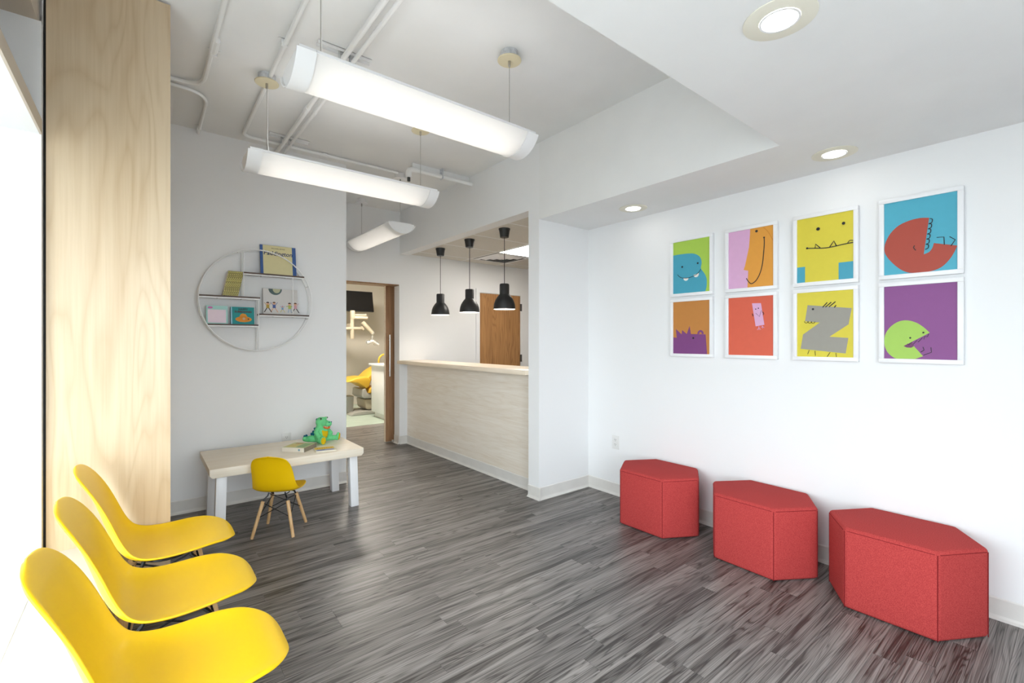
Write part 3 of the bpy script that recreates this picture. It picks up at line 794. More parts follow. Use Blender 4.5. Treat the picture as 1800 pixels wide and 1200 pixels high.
# ------------------------------------------------------------------ framed prints
def flat(poly, X, name, m, parent, to, thick=0.0006):
    b = MB(); b.prism([to(*p) for p in poly], X, X + thick, 0)
    return part(name, b, m, parent, world=True)
def stroke(pts, w, X, name, m, parent, to, asp):
    """flat ribbon along normalised points"""
    P = [Vector(to(*p)) for p in pts]
    L_, R_ = [], []
    for i, p in enumerate(P):
        d = (P[min(i+1, len(P)-1)] - P[max(i-1, 0)]).normalized(); n = Vector((-d.y, d.x))*w/2
        L_.append(p + n); R_.append(p - n)
    b = MB(); k = len(P)
    vs = [(X, q.x, q.y) for q in L_ + R_] + [(X + 0.0005, q.x, q.y) for q in L_ + R_]
    fs = []
    for i in range(k - 1):
        fs += [(i, i+1, k+i+1, k+i), (2*k+i, 3*k+i, 3*k+i+1, 2*k+i+1)]
    fs += [(i, 2*k+i, 2*k+i+1, i+1) for i in range(k-1)] + [(k+i, k+i+1, 3*k+i+1, 3*k+i) for i in range(k-1)]
    b.add(vs, fs)
    return part(name, b, m, parent, world=True)
def disc(c, r, asp, n=14, a0=0, a1=360):
    return [(c[0] + r*math.cos(R(a0 + (a1 - a0)*k/n)), c[1] + r*math.sin(R(a0 + (a1 - a0)*k/n))*asp) for k in range(n + (0 if a1 - a0 == 360 else 1))]
PWD, PHT = 0.29, 0.388
ASP = PWD/PHT
def frame(cy_, cz_, bgc, label):
    t = thing('framed_print', label, 'picture', (XW - 0.016, cy_, cz_), 0, 'framed animal prints on the white wall')
    w, h, bd = PWD/2, PHT/2, 0.0225
    xa, xb = XW - 0.030, XW - 0.001
    f = MB()
    part('frame_rail', MB().box(xa, xb, cy_ - w - bd, cy_ + w + bd, cz_ + h, cz_ + h + bd), M['white_gloss'], t, world=True, bevel=0.0015)
    part('frame_rail', MB().box(xa, xb, cy_ - w - bd, cy_ + w + bd, cz_ - h - bd, cz_ - h), M['white_gloss'], t, world=True, bevel=0.0015)
    part('frame_stile', MB().box(xa, xb, cy_ - w - bd, cy_ - w, cz_ - h, cz_ + h), M['white_gloss'], t, world=True, bevel=0.0015)
    part('frame_stile', MB().box(xa, xb, cy_ + w, cy_ + w + bd, cz_ - h, cz_ + h), M['white_gloss'], t, world=True, bevel=0.0015)
    XP = XW - 0.022
    part('print_sheet', MB().box(XP, XW - 0.002, cy_ - w, cy_ + w, cz_ - h, cz_ + h), bgc, t, world=True)
    to = lambda u, v: (cy_ + w - u*PWD, cz_ - h + v*PHT)
    cnt = [0]
    def shape(poly, m, name='printed_shape'):
        cnt[0] += 1
        return flat(poly, XP - 0.0007*cnt[0] - 0.0002, name, m, t, to)
    def line(pts, wd=0.0028, m=None, name='printed_line', smooth=False):
        cnt[0] += 1 if cnt[0] < 6 else 0
        if smooth: pts = crom(pts, 5)
        return stroke(pts, wd*1.35, XP - 0.0007*cnt[0] - 0.0002, name, m or M['ink'], t, to, ASP)
    def dot(c_, r=0.02, m=None):
        cnt[0] += 0
        return flat(disc(c_, r*1.2, ASP), XP - 0.0007*(cnt[0] + 1) - 0.0002, 'printed_eye', m or M['ink'], t, to)
    return shape, line, dot
YCOL = [1.843, 1.417, 0.990, 0.561]
ZT, ZB_ = 1.8695, 1.419
BLUE, YEL, ORG, PNK = paper(70, 165, 190), paper(224, 208, 62), paper(232, 160, 60), paper(226, 176, 214)
# 1
sh, ln, dt = frame(YCOL[0], ZT, paper(172, 208, 80), 'framed print of a blue hippo with two white teeth on lime green')
sh(crom([(0.0,0.755),(0.217,0.757),(0.517,0.742),(0.689,0.69),(0.769,0.615),(0.787,0.532),(0.769,0.434),(0.853,0.344),(0.909,0.256),(0.923,0.158),(0.909,0.059),(0.881,0.003)], 3) + [(0.0, 0.003)], BLUE)
mth = [(0.129,0.37),(0.192,0.32),(0.294,0.292),(0.444,0.287),(0.615,0.32),(0.72,0.372),(0.766,0.424)]
sh(disc((0.364, 0.288), 0.072, ASP, 10, 180, 360), paper(240, 238, 232)); sh(disc((0.643, 0.335), 0.072, ASP, 10, 190, 380), paper(240, 238, 232))
ln(mth, smooth=True); dt((0.262, 0.509)); dt((0.689, 0.54))
# 2
sh, ln, dt = frame(YCOL[1], ZT, PNK, 'framed print of an orange big-nosed smiling face on pink')
sh([(0.497,0.999),(1.0,0.999),(1.0,0.001),(0.437,0.001),(0.455,0.289),(0.35,0.313),(0.381,0.38),(0.472,0.693),(0.493,0.902)], ORG)
ln([(0.787,0.985),(0.885,0.9),(0.997,0.734)], 0.003, paper(214, 138, 40), smooth=True)
ln([(0.804,0.811),(0.808,0.713),(0.794,0.566),(0.769,0.388),(0.724,0.243),(0.65,0.129),(0.573,0.075),(0.514,0.065),(0.455,0.109),(0.413,0.163)], 0.004, smooth=True)
dt((0.64, 0.943), 0.024); dt((0.804, 0.815), 0.016)
# 3
sh, ln, dt = frame(YCOL[2], ZT, YEL, 'framed print of a yellow crocodile face with a toothy line mouth')
sh([(0.001,0.248),(0.149,0.248),(0.149,0.001),(0.001,0.001)], BLUE); sh([(0.751,0.253),(0.999,0.253),(0.999,0.001),(0.751,0.001)], BLUE)
ln([(0.194,0.532),(0.339,0.517),(0.502,0.501),(0.657,0.504),(0.837,0.519),(0.998,0.527)], 0.004, smooth=True)
ln([(0.336,0.512),(0.346,0.579),(0.429,0.514)], 0.004); ln([(0.599,0.506),(0.671,0.587),(0.716,0.506)], 0.004); ln([(0.90,0.522),(0.941,0.561),(0.997,0.553)], 0.003, smooth=True)
dt((0.394, 0.806), 0.028); dt((0.837, 0.829), 0.024); dt((0.194, 0.532), 0.017)
# 4
sh, ln, dt = frame(YCOL[3], ZT, paper(78, 176, 200), 'framed print of a red round creature with open mouth on blue')
sh(crom([(0.634,0.713),(0.51,0.729),(0.362,0.716),(0.214,0.672),(0.097,0.584),(0.024,0.47),(0.003,0.372),(0.024,0.285),(0.11,0.176),(0.238,0.065),(0.362,0.010),(0.486,0.002),(0.655,0.004),(0.793,0.044),(0.897,0.132),(0.962,0.227),(0.997,0.302)], 3) + crom([(0.697,0.37),(0.676,0.307),(0.631,0.258),(0.562,0.238)], 3), paper(178, 72, 54))
ln([(0.734,0.439),(0.828,0.434),(0.834,0.331)]); ln([(0.9,0.429),(0.972,0.38),(0.917,0.305)]); ln([(0.438,0.37),(0.424,0.341),(0.455,0.302)], smooth=True)
for q in range(6):
    f0 = q/6; f1 = (q + 1)/6
    p0 = (0.642 - 0.060*f0, 0.700 - 0.400*f0); p1 = (0.642 - 0.060*f1, 0.700 - 0.400*f1)
    ln([p0, (p0[0] + 0.035, p0[1] - 0.012), (p1[0] + 0.04, p1[1] + 0.014), p1], smooth=True)
# 5
sh, ln, dt = frame(YCOL[0], ZB_, paper(198, 132, 62), 'framed print of a purple spiky hedgehog shape on ochre')
PUR = paper(128, 66, 128)
sh([(0.001,0.001),(0.001,0.317),(0.101,0.304),(0.077,0.477),(0.241,0.369),(0.255,0.454),(0.385,0.376),(0.462,0.528),(0.497,0.376),(0.892,0.366),(0.93,0.001)], PUR)
ln(disc((0.759, 0.387), 0.055, ASP, 14, -20, 200), 0.011, PUR); dt((0.566, 0.299), 0.021)
# 6
sh, ln, dt = frame(YCOL[1], ZB_, paper(222, 98, 72), 'framed print of a small pink paper figure on coral red')
sh([(0.537,0.887),(0.733,0.881),(0.807,0.515),(0.618,0.492)], PNK)
ln([(0.621,0.716),(0.702,0.655),(0.744,0.758)], 0.0018, smooth=False)
for fpts in ([(0.653,0.428),(0.691,0.474),(0.73,0.433)], [(0.690,0.492),(0.694,0.43)], [(0.744,0.470),(0.768,0.492),(0.811,0.464)], [(0.768,0.505),(0.778,0.455)]): ln(fpts, 0.0018, PNK)
ln([(0.551,0.711),(0.568,0.665)], 0.003); ln([(0.775,0.735),(0.8,0.701),(0.785,0.68)], 0.003)
dt((0.625, 0.784), 0.011); dt((0.684, 0.796), 0.011)
# 7
sh, ln, dt = frame(YCOL[2], ZB_, YEL, 'framed print of a grey zigzag donkey creature on yellow')
sh([(0.197,0.804),(0.969,0.727),(0.917,0.49),(0.592,0.309),(0.913,0.289),(0.869,0.059),(0.066,0.121),(0.111,0.345),(0.422,0.528),(0.149,0.554)], paper(158, 154, 144))
for q in ([(0.471,0.758),(0.554,0.83)], [(0.522,0.76),(0.626,0.83)], [(0.585,0.76),(0.699,0.835)], [(0.678,0.747),(0.709,0.781)]): ln(q, 0.004)
for q in ([(0.232,0.103),(0.201,0.039)], [(0.336,0.09),(0.346,0.018)], [(0.609,0.075),(0.554,0.005)], [(0.706,0.064),(0.716,0.003)]): ln(q, 0.0018)
for q in ((0.176, 0.549), (0.242, 0.545), (0.304, 0.541)): ln(disc(q, 0.032, ASP, 10, 170, 370), 0.0022)
dt((0.301, 0.737), 0.018)
# 8
sh, ln, dt = frame(YCOL[3], ZB_, paper(140, 76, 140), 'framed print of a lime green biting creature on purple')
sh(crom([(0.642,0.353),(0.569,0.42),(0.472,0.485),(0.347,0.523),(0.222,0.515),(0.104,0.451),(0.024,0.353),(0.002,0.255),(0.010,0.168),(0.052,0.082),(0.128,0.021),(0.181,0.001)], 3) + [(0.448,0.003),(0.552,0.041),(0.427,0.175),(0.399,0.158),(0.281,0.175)], paper(166, 206, 88))
sh([(0.281,0.175),(0.399,0.229),(0.427,0.175),(0.390,0.153),(0.33,0.155)], paper(118, 58, 104))
ln([(0.337,0.206),(0.354,0.188),(0.399,0.229),(0.417,0.198),(0.472,0.255),(0.486,0.229),(0.545,0.289),(0.566,0.265),(0.569,0.302),(0.615,0.302),(0.628,0.34)], 0.0018)
ln([(0.552,0.165),(0.569,0.124),(0.521,0.095)], 0.0022); ln([(0.66,0.16),(0.667,0.095),(0.559,0.054)], 0.0022)
dt((0.378, 0.286), 0.012); dt((0.559, 0.356), 0.012)

# ------------------------------------------------------------------ wall outlets
def outlet(loc, rz, label):
    """plate in local XZ plane facing local -Y"""
    t = thing('wall_outlet', label, 'outlet', loc, rz)
    part('cover_plate', MB().box(-0.036, 0.036, -0.006, -0.0005, -0.058, 0.058), M['white_plastic'], t, bevel=0.002)
    for s in (-1, 1):
        r = part('receptacle', MB().prism([(-0.016, s*0.020 - 0.014), (0.016, s*0.020 - 0.014), (0.016, s*0.020 + 0.010), (0.010, s*0.020 + 0.015), (-0.010, s*0.020 + 0.015), (-0.016, s*0.020 + 0.010)], -0.008, -0.0055, 1), M['white_plastic'], t)
        for dx in (-0.0065, 0.0065):
            part('slot', MB().box(dx - 0.0012, dx + 0.0012, -0.0085, -0.0075, s*0.020 + 0.0, s*0.020 + 0.009), M['slot'], r)
        part('ground_hole', MB().lathe([(0.0025, -0.0006), (0.0025, 0.0006)], 10, (0, 0, 0)), M['slot'], r, loc=(0, -0.0080, s*0.020 - 0.007)).rotation_euler = (R(90), 0, 0)
outlet((XW, 2.553, 0.450), R(-90), 'white electrical outlet low on the picture wall beside an ottoman')
outlet((0.975, YT, 0.465), 0, 'white electrical outlet just above the play table')

# ------------------------------------------------------------------ round wall shelf
rs = thing('round_wall_shelf', 'white wire circular wall shelf with dark wooden boards', 'shelf', (0.743, YT, 1.65))
RC, RZ, RR = 0.743, 1.652, 0.41
YF, YK = 4.245, 4.338
for yy in (YF, YK):
    part('wire_ring', MB().tube([(RC + RR*math.cos(2*math.pi*k/72), yy, RZ + RR*math.sin(2*math.pi*k/72)) for k in range(73)], 0.0052, 8, caps=False), M['white_metal'], rs, smooth=True, world=True)
for a in (20, 70, 160, 200, 250, 290, 340, 110):
    x, z = RC + RR*math.cos(R(a)), RZ + RR*math.sin(R(a))
    part('ring_spacer', MB().tube([(x, YF, z), (x, YK, z)], 0.0032, 6), M['white_metal'], rs, smooth=True, world=True)
def chord(z): return math.sqrt(max(RR*RR - (z - RZ)**2, 0))
BZ = {1: 1.862, 2: 1.664, 3: 1.531, 4: 1.442}
boards = {1: (0.635, RC + chord(BZ[1]) - 0.004), 2: (RC - chord(BZ[2]) + 0.004, 0.752), 3: (0.748, RC + chord(BZ[3]) - 0.004), 4: (RC - chord(BZ[4]) + 0.004, 0.739)}
for k, (xa, xb) in boards.items():
    z = BZ[k]
    bd_ = part('shelf_board', MB().box(xa, xb, YF - 0.008, YK + 0.004, z, z + 0.012), M['shelf_wood'], rs, world=True)
    part('board_rail', MB().box(xa, xb, YF - 0.005, YF + 0.003, z - 0.009, z), M['white_metal'], rs, world=True)
    part('board_rail', MB().box(xa, xb, YK - 0.003, YK + 0.005, z - 0.009, z), M['white_metal'], rs, world=True)
    for fx in (0.3, 0.7):
        part('cross_wire', MB().tube([(xa + (xb - xa)*fx, YF, z - 0.006), (xa + (xb - xa)*fx, YK, z - 0.006)], 0.003, 6), M['white_metal'], rs, world=True)
for (x, za, zb) in ((0.634, 1.655, RZ + chord2 if False else RZ + math.sqrt(RR**2 - (0.634 - RC)**2)), (0.742, RZ - math.sqrt(RR**2 - 0.001**2), 1.664), (1.001, 1.53, 1.862)):
    for yy in ((YF, YK) if x < 0.9 else (YF,)):
        part('wire_post', MB().tube([(x, yy, za), (x, yy, zb)], 0.0042, 8), M['white_metal'], rs, smooth=True, world=True)

# ------------------------------------------------------------------ books
def text_part(s, size, name, m, parent, origin, ex, ez, extrude=0.0004, bold=0.0, shear=0.0, align='CENTER'):
    """lettering as a thin mesh laid in the plane spanned by ex (reading direction) and ez (up)"""
    cu = bpy.data.curves.new('lettering', 'FONT')
    cu.body = s; cu.size = size; cu.extrude = extrude; cu.align_x = align; cu.offset = bold; cu.shear = shear
    cu.resolution_u = 3
    ob = bpy.data.objects.new('lettering_tmp', cu); COL.objects.link(ob)
    dg = bpy.context.evaluated_depsgraph_get()
    me = bpy.data.meshes.new_from_object(ob.evaluated_get(dg))
    bpy.data.objects.remove(ob, do_unlink=True)
    me.materials.clear(); me.materials.append(m)
    o = bpy.data.objects.new(name, me); COL.objects.link(o); o.parent = parent
    ex, ez = Vector(ex), Vector(ez); n = ex.cross(ez)
    o.matrix_local = Matrix(((ex.x, ez.x, n.x, origin[0]), (ex.y, ez.y, n.y, origin[1]), (ex.z, ez.z, n.z, origin[2]), (0, 0, 0, 1)))
    return o

def standing_book(name, loc, w, h, th, cover, label, lean=8, rz=0):
    """book with its front cover facing local -Y, resting on its bottom edge, leaning back"""
    t = thing(name, label, 'book', loc, rz)
    t.rotation_euler = (R(-lean), 0, rz)
    part('page_block', MB().box(-w/2 + 0.004, w/2 - 0.002, 0.002, th - 0.002, 0.002, h - 0.003), paper(235, 230, 218), t)
    part('front_cover', MB().box(-w/2, w/2, 0.0, 0.002, 0, h), cover, t)
    part('back_cover', MB().box(-w/2, w/2, th - 0.002, th, 0, h), cover, t)
    part('spine', MB().box(-w/2, -w/2 + 0.004, 0.002, th - 0.002, 0, h), cover, t)
    return t
def patch(t, poly, m, k=1, name='cover_print'):
    return part(name, MB().prism(poly, -0.0005*k - 0.0004, -0.0005*k, 1), m, t)
def rect(x0, x1, z0, z1): return [(x0, z0), (x1, z0), (x1, z1), (x0, z1)]
def ell(cx_, cz_, rx, rz_, n=16): return [(cx_ + rx*math.cos(2*math.pi*k/n), cz_ + rz_*math.sin(2*math.pi*k/n)) for k in range(n)]

# blue and cream picture book, title lettering only
bk = standing_book('picture_book', (0.900, 4.272, BZ[1] + 0.0125), 0.275, 0.252, 0.014, paper(62, 98, 160), 'tall cream picture book with blue borders on the top shelf', 9)
patch(bk, rect(-0.117, 0.108, 0.001, 0.251), paper(228, 218, 168), 1)
text_part('Paddington', 0.050, 'title_lettering', paper(32, 52, 104), bk, (-0.002, -0.0012, 0.168), (1, 0, 0), (0, 0, 1), bold=0.0006, shear=0.15)
text_part('MICHAEL BOND', 0.0145, 'author_lettering', paper(120, 104, 70), bk, (0.0, -0.0012, 0.222), (1, 0, 0), (0, 0, 1))
# white book with dancing children
bk = standing_book('picture_book', (0.917, 4.275, BZ[3] + 0.0125), 0.268, 0.218, 0.016, paper(218, 215, 212), 'wide white picture book with small dancing figures', 8)
patch(bk, [(-0.04 + 0.052*math.cos(R(180 + 180*k/14)), 0.217 + 0.052*math.sin(R(180 + 180*k/14))) for k in range(15)], paper(88, 108, 108), 1)
patch(bk, [(-0.03 + 0.03*math.cos(R(180 + 180*k/10)), 0.217 + 0.036*math.sin(R(180 + 180*k/10))) for k in range(11)], paper(196, 196, 160), 2)
def figure(cx_, z0, s, hair, top, leg, mode=0):
    patch(bk, ell(cx_, z0 + 0.078*s, 0.012*s, 0.012*s, 12), paper(222, 172, 140), 1, 'figure_head')
    patch(bk, [(cx_ + 0.0135*s*math.cos(R(10 + 160*k/8)), z0 + 0.079*s + 0.0135*s*math.sin(R(10 + 160*k/8))) for k in range(9)], hair, 2, 'figure_hair')
    patch(bk, [(cx_ - 0.013*s, z0 + 0.036*s), (cx_ + 0.013*s, z0 + 0.036*s), (cx_ + 0.011*s, z0 + 0.067*s), (cx_ - 0.011*s, z0 + 0.067*s)], top, 1, 'figure_top')
    lx = (0.006, 0.022, 0.0)[mode]
    for q in (-1, 1):
        patch(bk, [(cx_ + q*0.003*s, z0 + 0.037*s), (cx_ + q*0.011*s, z0 + 0.037*s), (cx_ + q*(0.011 + lx)*s, z0), (cx_ + q*(0.003 + lx)*s, z0)][::q], leg, 1, 'figure_leg')
        az = (0.056, 0.088, 0.040)[mode]
        patch(bk, [(cx_ + q*0.010*s, z0 + 0.058*s), (cx_ + q*0.010*s, z0 + 0.065*s), (cx_ + q*0.028*s, z0 + az*s + 0.003), (cx_ + q*0.028*s, z0 + az*s - 0.003)][::-q], top, 1, 'figure_arm')
dk, br = paper(52, 38, 30), paper(104, 64, 44)
figure(-0.100, 0.016, 0.95, dk, paper(190, 158, 66), dk, 1)
figure(-0.052, 0.018, 0.95, br, paper(70, 96, 160), paper(222, 172, 140), 1)
figure(0.012, 0.018, 0.62, paper(180, 150, 190), paper(120, 160, 200), paper(200, 190, 90), 1)
figure(0.068, 0.016, 0.95, dk, paper(176, 184, 96), paper(160, 180, 200), 0)
figure(0.114, 0.018, 0.95, br, paper(214, 160, 170), dk, 1)
# small pink and aqua book
bk = standing_book('picture_book', (0.458, 4.268, BZ[4] + 0.0125), 0.143, 0.143, 0.022, paper(176, 224, 218), 'small pale pink and aqua book on the lowest shelf', 7)
patch(bk, rect(-0.062, 0.060, 0.008, 0.112), paper(246, 226, 238), 1)
patch(bk, ell(-0.045, 0.127, 0.017, 0.009), paper(214, 120, 190), 1, 'cover_emblem')
# teal board book
bk = standing_book('board_book', (0.633, 4.268, BZ[4] + 0.0125), 0.165, 0.140, 0.026, paper(22, 150, 150), 'teal board book with an orange submarine on the lowest shelf', 7)
patch(bk, rect(-0.0815, -0.074, 0.001, 0.139), paper(170, 216, 236), 1, 'spine_band')
patch(bk, ell(0.006, 0.040, 0.058, 0.023, 22), paper(230, 146, 30), 1); patch(bk, [(-0.026, 0.055), (0.036, 0.055), (0.022, 0.082), (0.0, 0.088), (-0.014, 0.080)], paper(232, 156, 46), 1)
patch(bk, ell(0.008, 0.045, 0.010, 0.010, 14), paper(206, 176, 140), 2); patch(bk, ell(0.040, 0.042, 0.006, 0.006, 12), paper(96, 66, 30), 2)
text_part('HAPPY', 0.022, 'title_lettering', paper(60, 44, 52), bk, (0.004, -0.0012, 0.114), (1, 0, 0), (0, 0, 1), bold=0.0006)
text_part('SUBMARINES', 0.021, 'title_lettering', paper(96, 44, 52), bk, (0.004, -0.0012, 0.094), (1, 0, 0), (0, 0, 1), bold=0.0006)
# thin gold-spined books leaning against the post
gold_labels = ['%s thin gold-spined storybook from the left in the leaning row' % w for w in ('first', 'second', 'third', 'fourth', 'fifth', 'sixth', 'seventh', 'eighth')]
def gold_mat(i):
    m, N, L, P = nmat('gold_patterned_spine')
    P.inputs['Roughness'].default_value = 0.4
    tc = N.new('ShaderNodeTexCoord'); v = N.new('ShaderNodeTexVoronoi'); v.inputs['Scale'].default_value = 170
    L.new(tc.outputs['Object'], v.inputs['Vector'])
    r = N.new('ShaderNodeMapRange'); r.inputs[1].default_value = 0.25; r.inputs[2].default_value = 0.55
    L.new(v.outputs['Distance'], r.inputs[0])
    mx = N.new('ShaderNodeMix'); mx.data_type = 'RGBA'; L.new(r.outputs[0], mx.inputs[0])
    mx.inputs[6].default_value = srgb(236, 226, 120); mx.inputs[7].default_value = srgb(120, 106, 36)
    L.new(mx.outputs[2], P.inputs['Base Color'])
    return m
M['gold'] = gold_mat(0)
for i in range(8):
    t = thing('storybook', gold_labels[i], 'book', (0.492 + i*0.0132, 4.250, BZ[2] + 0.0150), 0, 'thin gold-spined storybooks')
    t.rotation_euler = (0, R(11.5), 0)
    part('page_block', MB().box(0.0015, 0.0110, 0.003, 0.076, 0.002, 0.198), paper(236, 230, 214), t)
    part('cover', MB().box(0, 0.0014, 0.0, 0.078, 0, 0.2).box(0.0112, 0.0126, 0.0, 0.078, 0, 0.2), paper(*[(238, 232, 214), (188, 120, 60), (90, 130, 150), (226, 206, 120), (150, 60, 50), (232, 220, 170), (120, 150, 90), (222, 200, 90)][i]), t)
    part('spine', MB().box(0, 0.0126, -0.0014, 0.0028, 0, 0.2), M['gold'], t)

# books on the table
def flat_book(label, corners, z0, th, cover, edge):
    cx_ = sum(p[0] for p in corners)/4; cy_ = sum(p[1] for p in corners)/4
    t = thing('storybook', label, 'book', (cx_, cy_, z0))
    loc = [(p[0] - cx_, p[1] - cy_) for p in corners]
    ins = [(p[0]*0.97, p[1]*0.97) for p in loc]
    part('page_block', MB().prism(ins, 0.0015, th - 0.0015, 2), edge, t)
    part('front_cover', MB().prism(loc, th - 0.0015, th, 2), cover, t)
    part('back_cover', MB().prism(loc, 0.0003, 0.0015, 2), cover, t)
    return t, loc
def lerp2(loc, u, v, z, k=0.0004):
    a = Vector(loc[0])*(1-u) + Vector(loc[1])*u; d = Vector(loc[3])*(1-u) + Vector(loc[2])*u
    p = a*(1-v) + d*v
    return (p.x, p.y)
ZTB = 0.4805
C1 = [(0.828, 3.835), (0.952, 3.705), (1.075, 3.83), (0.951, 3.960)]
t, lc = flat_book('thick storybook with a pale green cover lying on the play table', C1, ZTB, 0.032, paper(206, 206, 150), paper(238, 232, 216))
part('spine', MB().prism([lc[1], lc[2], (lc[2][0] + 0.002, lc[2][1] - 0.002), (lc[1][0] + 0.002, lc[1][1] - 0.002)], 0.0003, 0.032, 2), paper(138, 128, 110), t)
for (u0, u1, v0, v1, cl) in ((0.08, 0.5, 0.15, 0.7, (214, 196, 110)), (0.55, 0.92, 0.1, 0.9, (150, 176, 120)), (0.15, 0.5, 0.75, 0.92, (196, 150, 90))):
    part('cover_print', MB().prism([lerp2(lc, u0, v0, 0), lerp2(lc, u1, v0, 0), lerp2(lc, u1, v1, 0), lerp2(lc, u0, v1, 0)], 0.0321, 0.0324, 2), paper(*cl), t)
d = (Vector(lc[1]) - Vector(lc[0])).normalized(); n_ = Vector((d.y, -d.x))
p = Vector(lc[0])*0.22 + Vector(lc[1])*0.78 + n_*0.0006
part('publisher_mark', MB().tube([(p.x, p.y, 0.016), (p.x + n_.x*0.0012, p.y + n_.y*0.0012, 0.016)], 0.008, 16), paper(120, 160, 176), t)
part('edge_panel', MB().prism([(lc[0][0], lc[0][1]), (lc[1][0], lc[1][1]), (lc[1][0] + n_.x*0.0006, lc[1][1] + n_.y*0.0006), (lc[0][0] + n_.x*0.0006, lc[0][1] + n_.y*0.0006)], 0.0003, 0.032, 2), paper(240, 232, 216), t)
C2 = [(1.020, 3.640), (1.165, 3.610), (1.185, 3.745), (1.040, 3.775)]
t, lc = flat_book('thin yellow and lilac booklet lying at the front of the play table', C2, ZTB, 0.008, paper(240, 230, 200), paper(240, 236, 226))
part('cover_print', MB().prism([lerp2(lc, 0.02, 0.45, 0), lerp2(lc, 0.95, 0.45, 0), lerp2(lc, 0.95, 0.97, 0), lerp2(lc, 0.02, 0.97, 0)], 0.0081, 0.0084, 2), paper(240, 202, 70), t)
part('cover_print', MB().prism([lerp2(lc, 0.04, 0.08, 0), lerp2(lc, 0.9, 0.08, 0), lerp2(lc, 0.9, 0.42, 0), lerp2(lc, 0.04, 0.42, 0)], 0.0081, 0.0084, 2), paper(176, 180, 214), t)
part('cover_print', MB().prism([lerp2(lc, 0.1, 0.15, 0), lerp2(lc, 0.45, 0.15, 0), lerp2(lc, 0.45, 0.34, 0), lerp2(lc, 0.1, 0.34, 0)], 0.0085, 0.0088, 2), paper(120, 128, 178), t)
for q in range(7):
    u = 0.12 + q*0.11
    part('cover_letter_block', MB().prism([lerp2(lc, u, 0.58, 0), lerp2(lc, u + 0.075, 0.58, 0), lerp2(lc, u + 0.06, 0.76, 0), lerp2(lc, u + 0.015, 0.76, 0)], 0.0085, 0.0088, 2), paper(216, 150, 40), t)

# ------------------------------------------------------------------ plush crocodile (faces local +X)
pc = thing('plush_crocodile', 'green plush crocodile with yellow belly sitting on the play table', 'plush toy', (1.155, 3.985, ZTB + 0.004), R(-56))
b = MB()
b.ball((0.0, 0, 0.066), (0.056, 0.058, 0.066))
b.ball((0.004, 0, 0.120), (0.042, 0.044, 0.036))
b.ball((0.006, 0, 0.165), (0.046, 0.044, 0.042))
b.ball((0.040, 0, 0.158), (0.042, 0.036, 0.027), rot=(0, R(10), 0))
b.ball((0.074, 0, 0.154), (0.026, 0.032, 0.024))
b.ball((0.034, 0, 0.114), (0.038, 0.030, 0.014), rot=(0, R(24), 0))
for s in (-1, 1):
    b.ball((0.022, s*0.018, 0.192), (0.013, 0.013, 0.014))
    b.tube([(0.0, s*0.042, 0.112), (0.012, s*0.068, 0.090), (0.036, s*0.070, 0.066)], 0.021, 12, 0.018)
    b.ball((0.038, s*0.070, 0.064), 0.020)
    b.tube([(0.01, s*0.035, 0.026), (0.05, s*0.066, 0.024), (0.085, s*0.085, 0.026)], 0.026, 12, 0.02)
    b.ball((0.096, s*0.090, 0.036), (0.014, 0.024, 0.036), rot=(0, R(8), s*R(35)))
b.tube([(-0.02, 0, 0.03), (-0.055, -0.03, 0.03), (-0.07, -0.075, 0.034), (-0.06, -0.115, 0.042), (-0.045, -0.135, 0.055)], 0.034, 12, 0.014)
body = part('body', b, M['croc'], pc, smooth=True, sharp=180)
md = body.modifiers.new('fuse', 'REMESH'); md.mode = 'VOXEL'; md.voxel_size = 0.0045; md.use_smooth_shade = True
md = body.modifiers.new('soften', 'SMOOTH'); md.factor = 0.5; md.iterations = 3
part('belly', MB().ball((0.022, 0, 0.072), (0.038, 0.042, 0.052)), M['croc_yellow'], pc, smooth=True)
for s in (-1, 1):
    part('foot_sole', MB().ball((0.106, s*0.096, 0.034), (0.008, 0.019, 0.030), rot=(0, R(8), s*R(35))), M['croc_yellow'], pc, smooth=True)
    e = part('eye', MB().ball((0.027, s*0.029, 0.195), 0.0115, 12, 8), M['croc_pale'], pc, smooth=True)
    part('pupil', MB().ball((0.033, s*0.037, 0.198), 0.0065, 10, 8), M['ink'], e, smooth=True)
    part('nostril', MB().ball((0.094, s*0.013, 0.168), 0.005, 10, 6), M['croc_blue'], pc, smooth=True)
mo = part('mouth_lining', MB().ball((0.058, 0, 0.128), (0.028, 0.029, 0.016), rot=(0, R(16), 0)), M['croc_orange'], pc, smooth=True)
for s in (-1, 1):
    for q in range(3):
        part('tooth', MB().lathe([(0.0045, 0), (0.0, -0.009)], 8, (0.055 + q*0.013, s*(0.029 - q*0.003), 0.139 - q*0.002)), M['white_plastic'], pc)
for (x, y_, z, r_) in ((-0.038, 0.0, 0.180, 0.012), (-0.038, 0.0, 0.150, 0.012), (-0.030, -0.034, 0.112, 0.012), (-0.048, -0.030, 0.085, 0.013), (-0.03, -0.052, 0.07, 0.010), (-0.066, -0.03, 0.066, 0.013), (-0.078, -0.075, 0.060, 0.012), (-0.064, -0.113, 0.064, 0.010)):
    part('back_spike', MB().ball((x, y_, z), (r_, 0.006, r_), 10, 8), M['croc_blue'], pc, smooth=True)

# ------------------------------------------------------------------ treatment room seen through the door
t = thing('ceiling_light', 'round lit ceiling lamp in the treatment room', 'light', (2.6, 7.4, 2.62))
part('diffuser', MB().lathe([(0.32, 0.0), (0.31, -0.03), (0.26, -0.06), (0.15, -0.08), (0.0, -0.085)], 32), M['dent_light'], t, smooth=True)
part('base_ring', MB().lathe([(0.335, 0.0), (0.335, -0.014), (0.318, -0.014), (0.318, 0)], 32, closed=True), M['white_metal'], t, smooth=True)
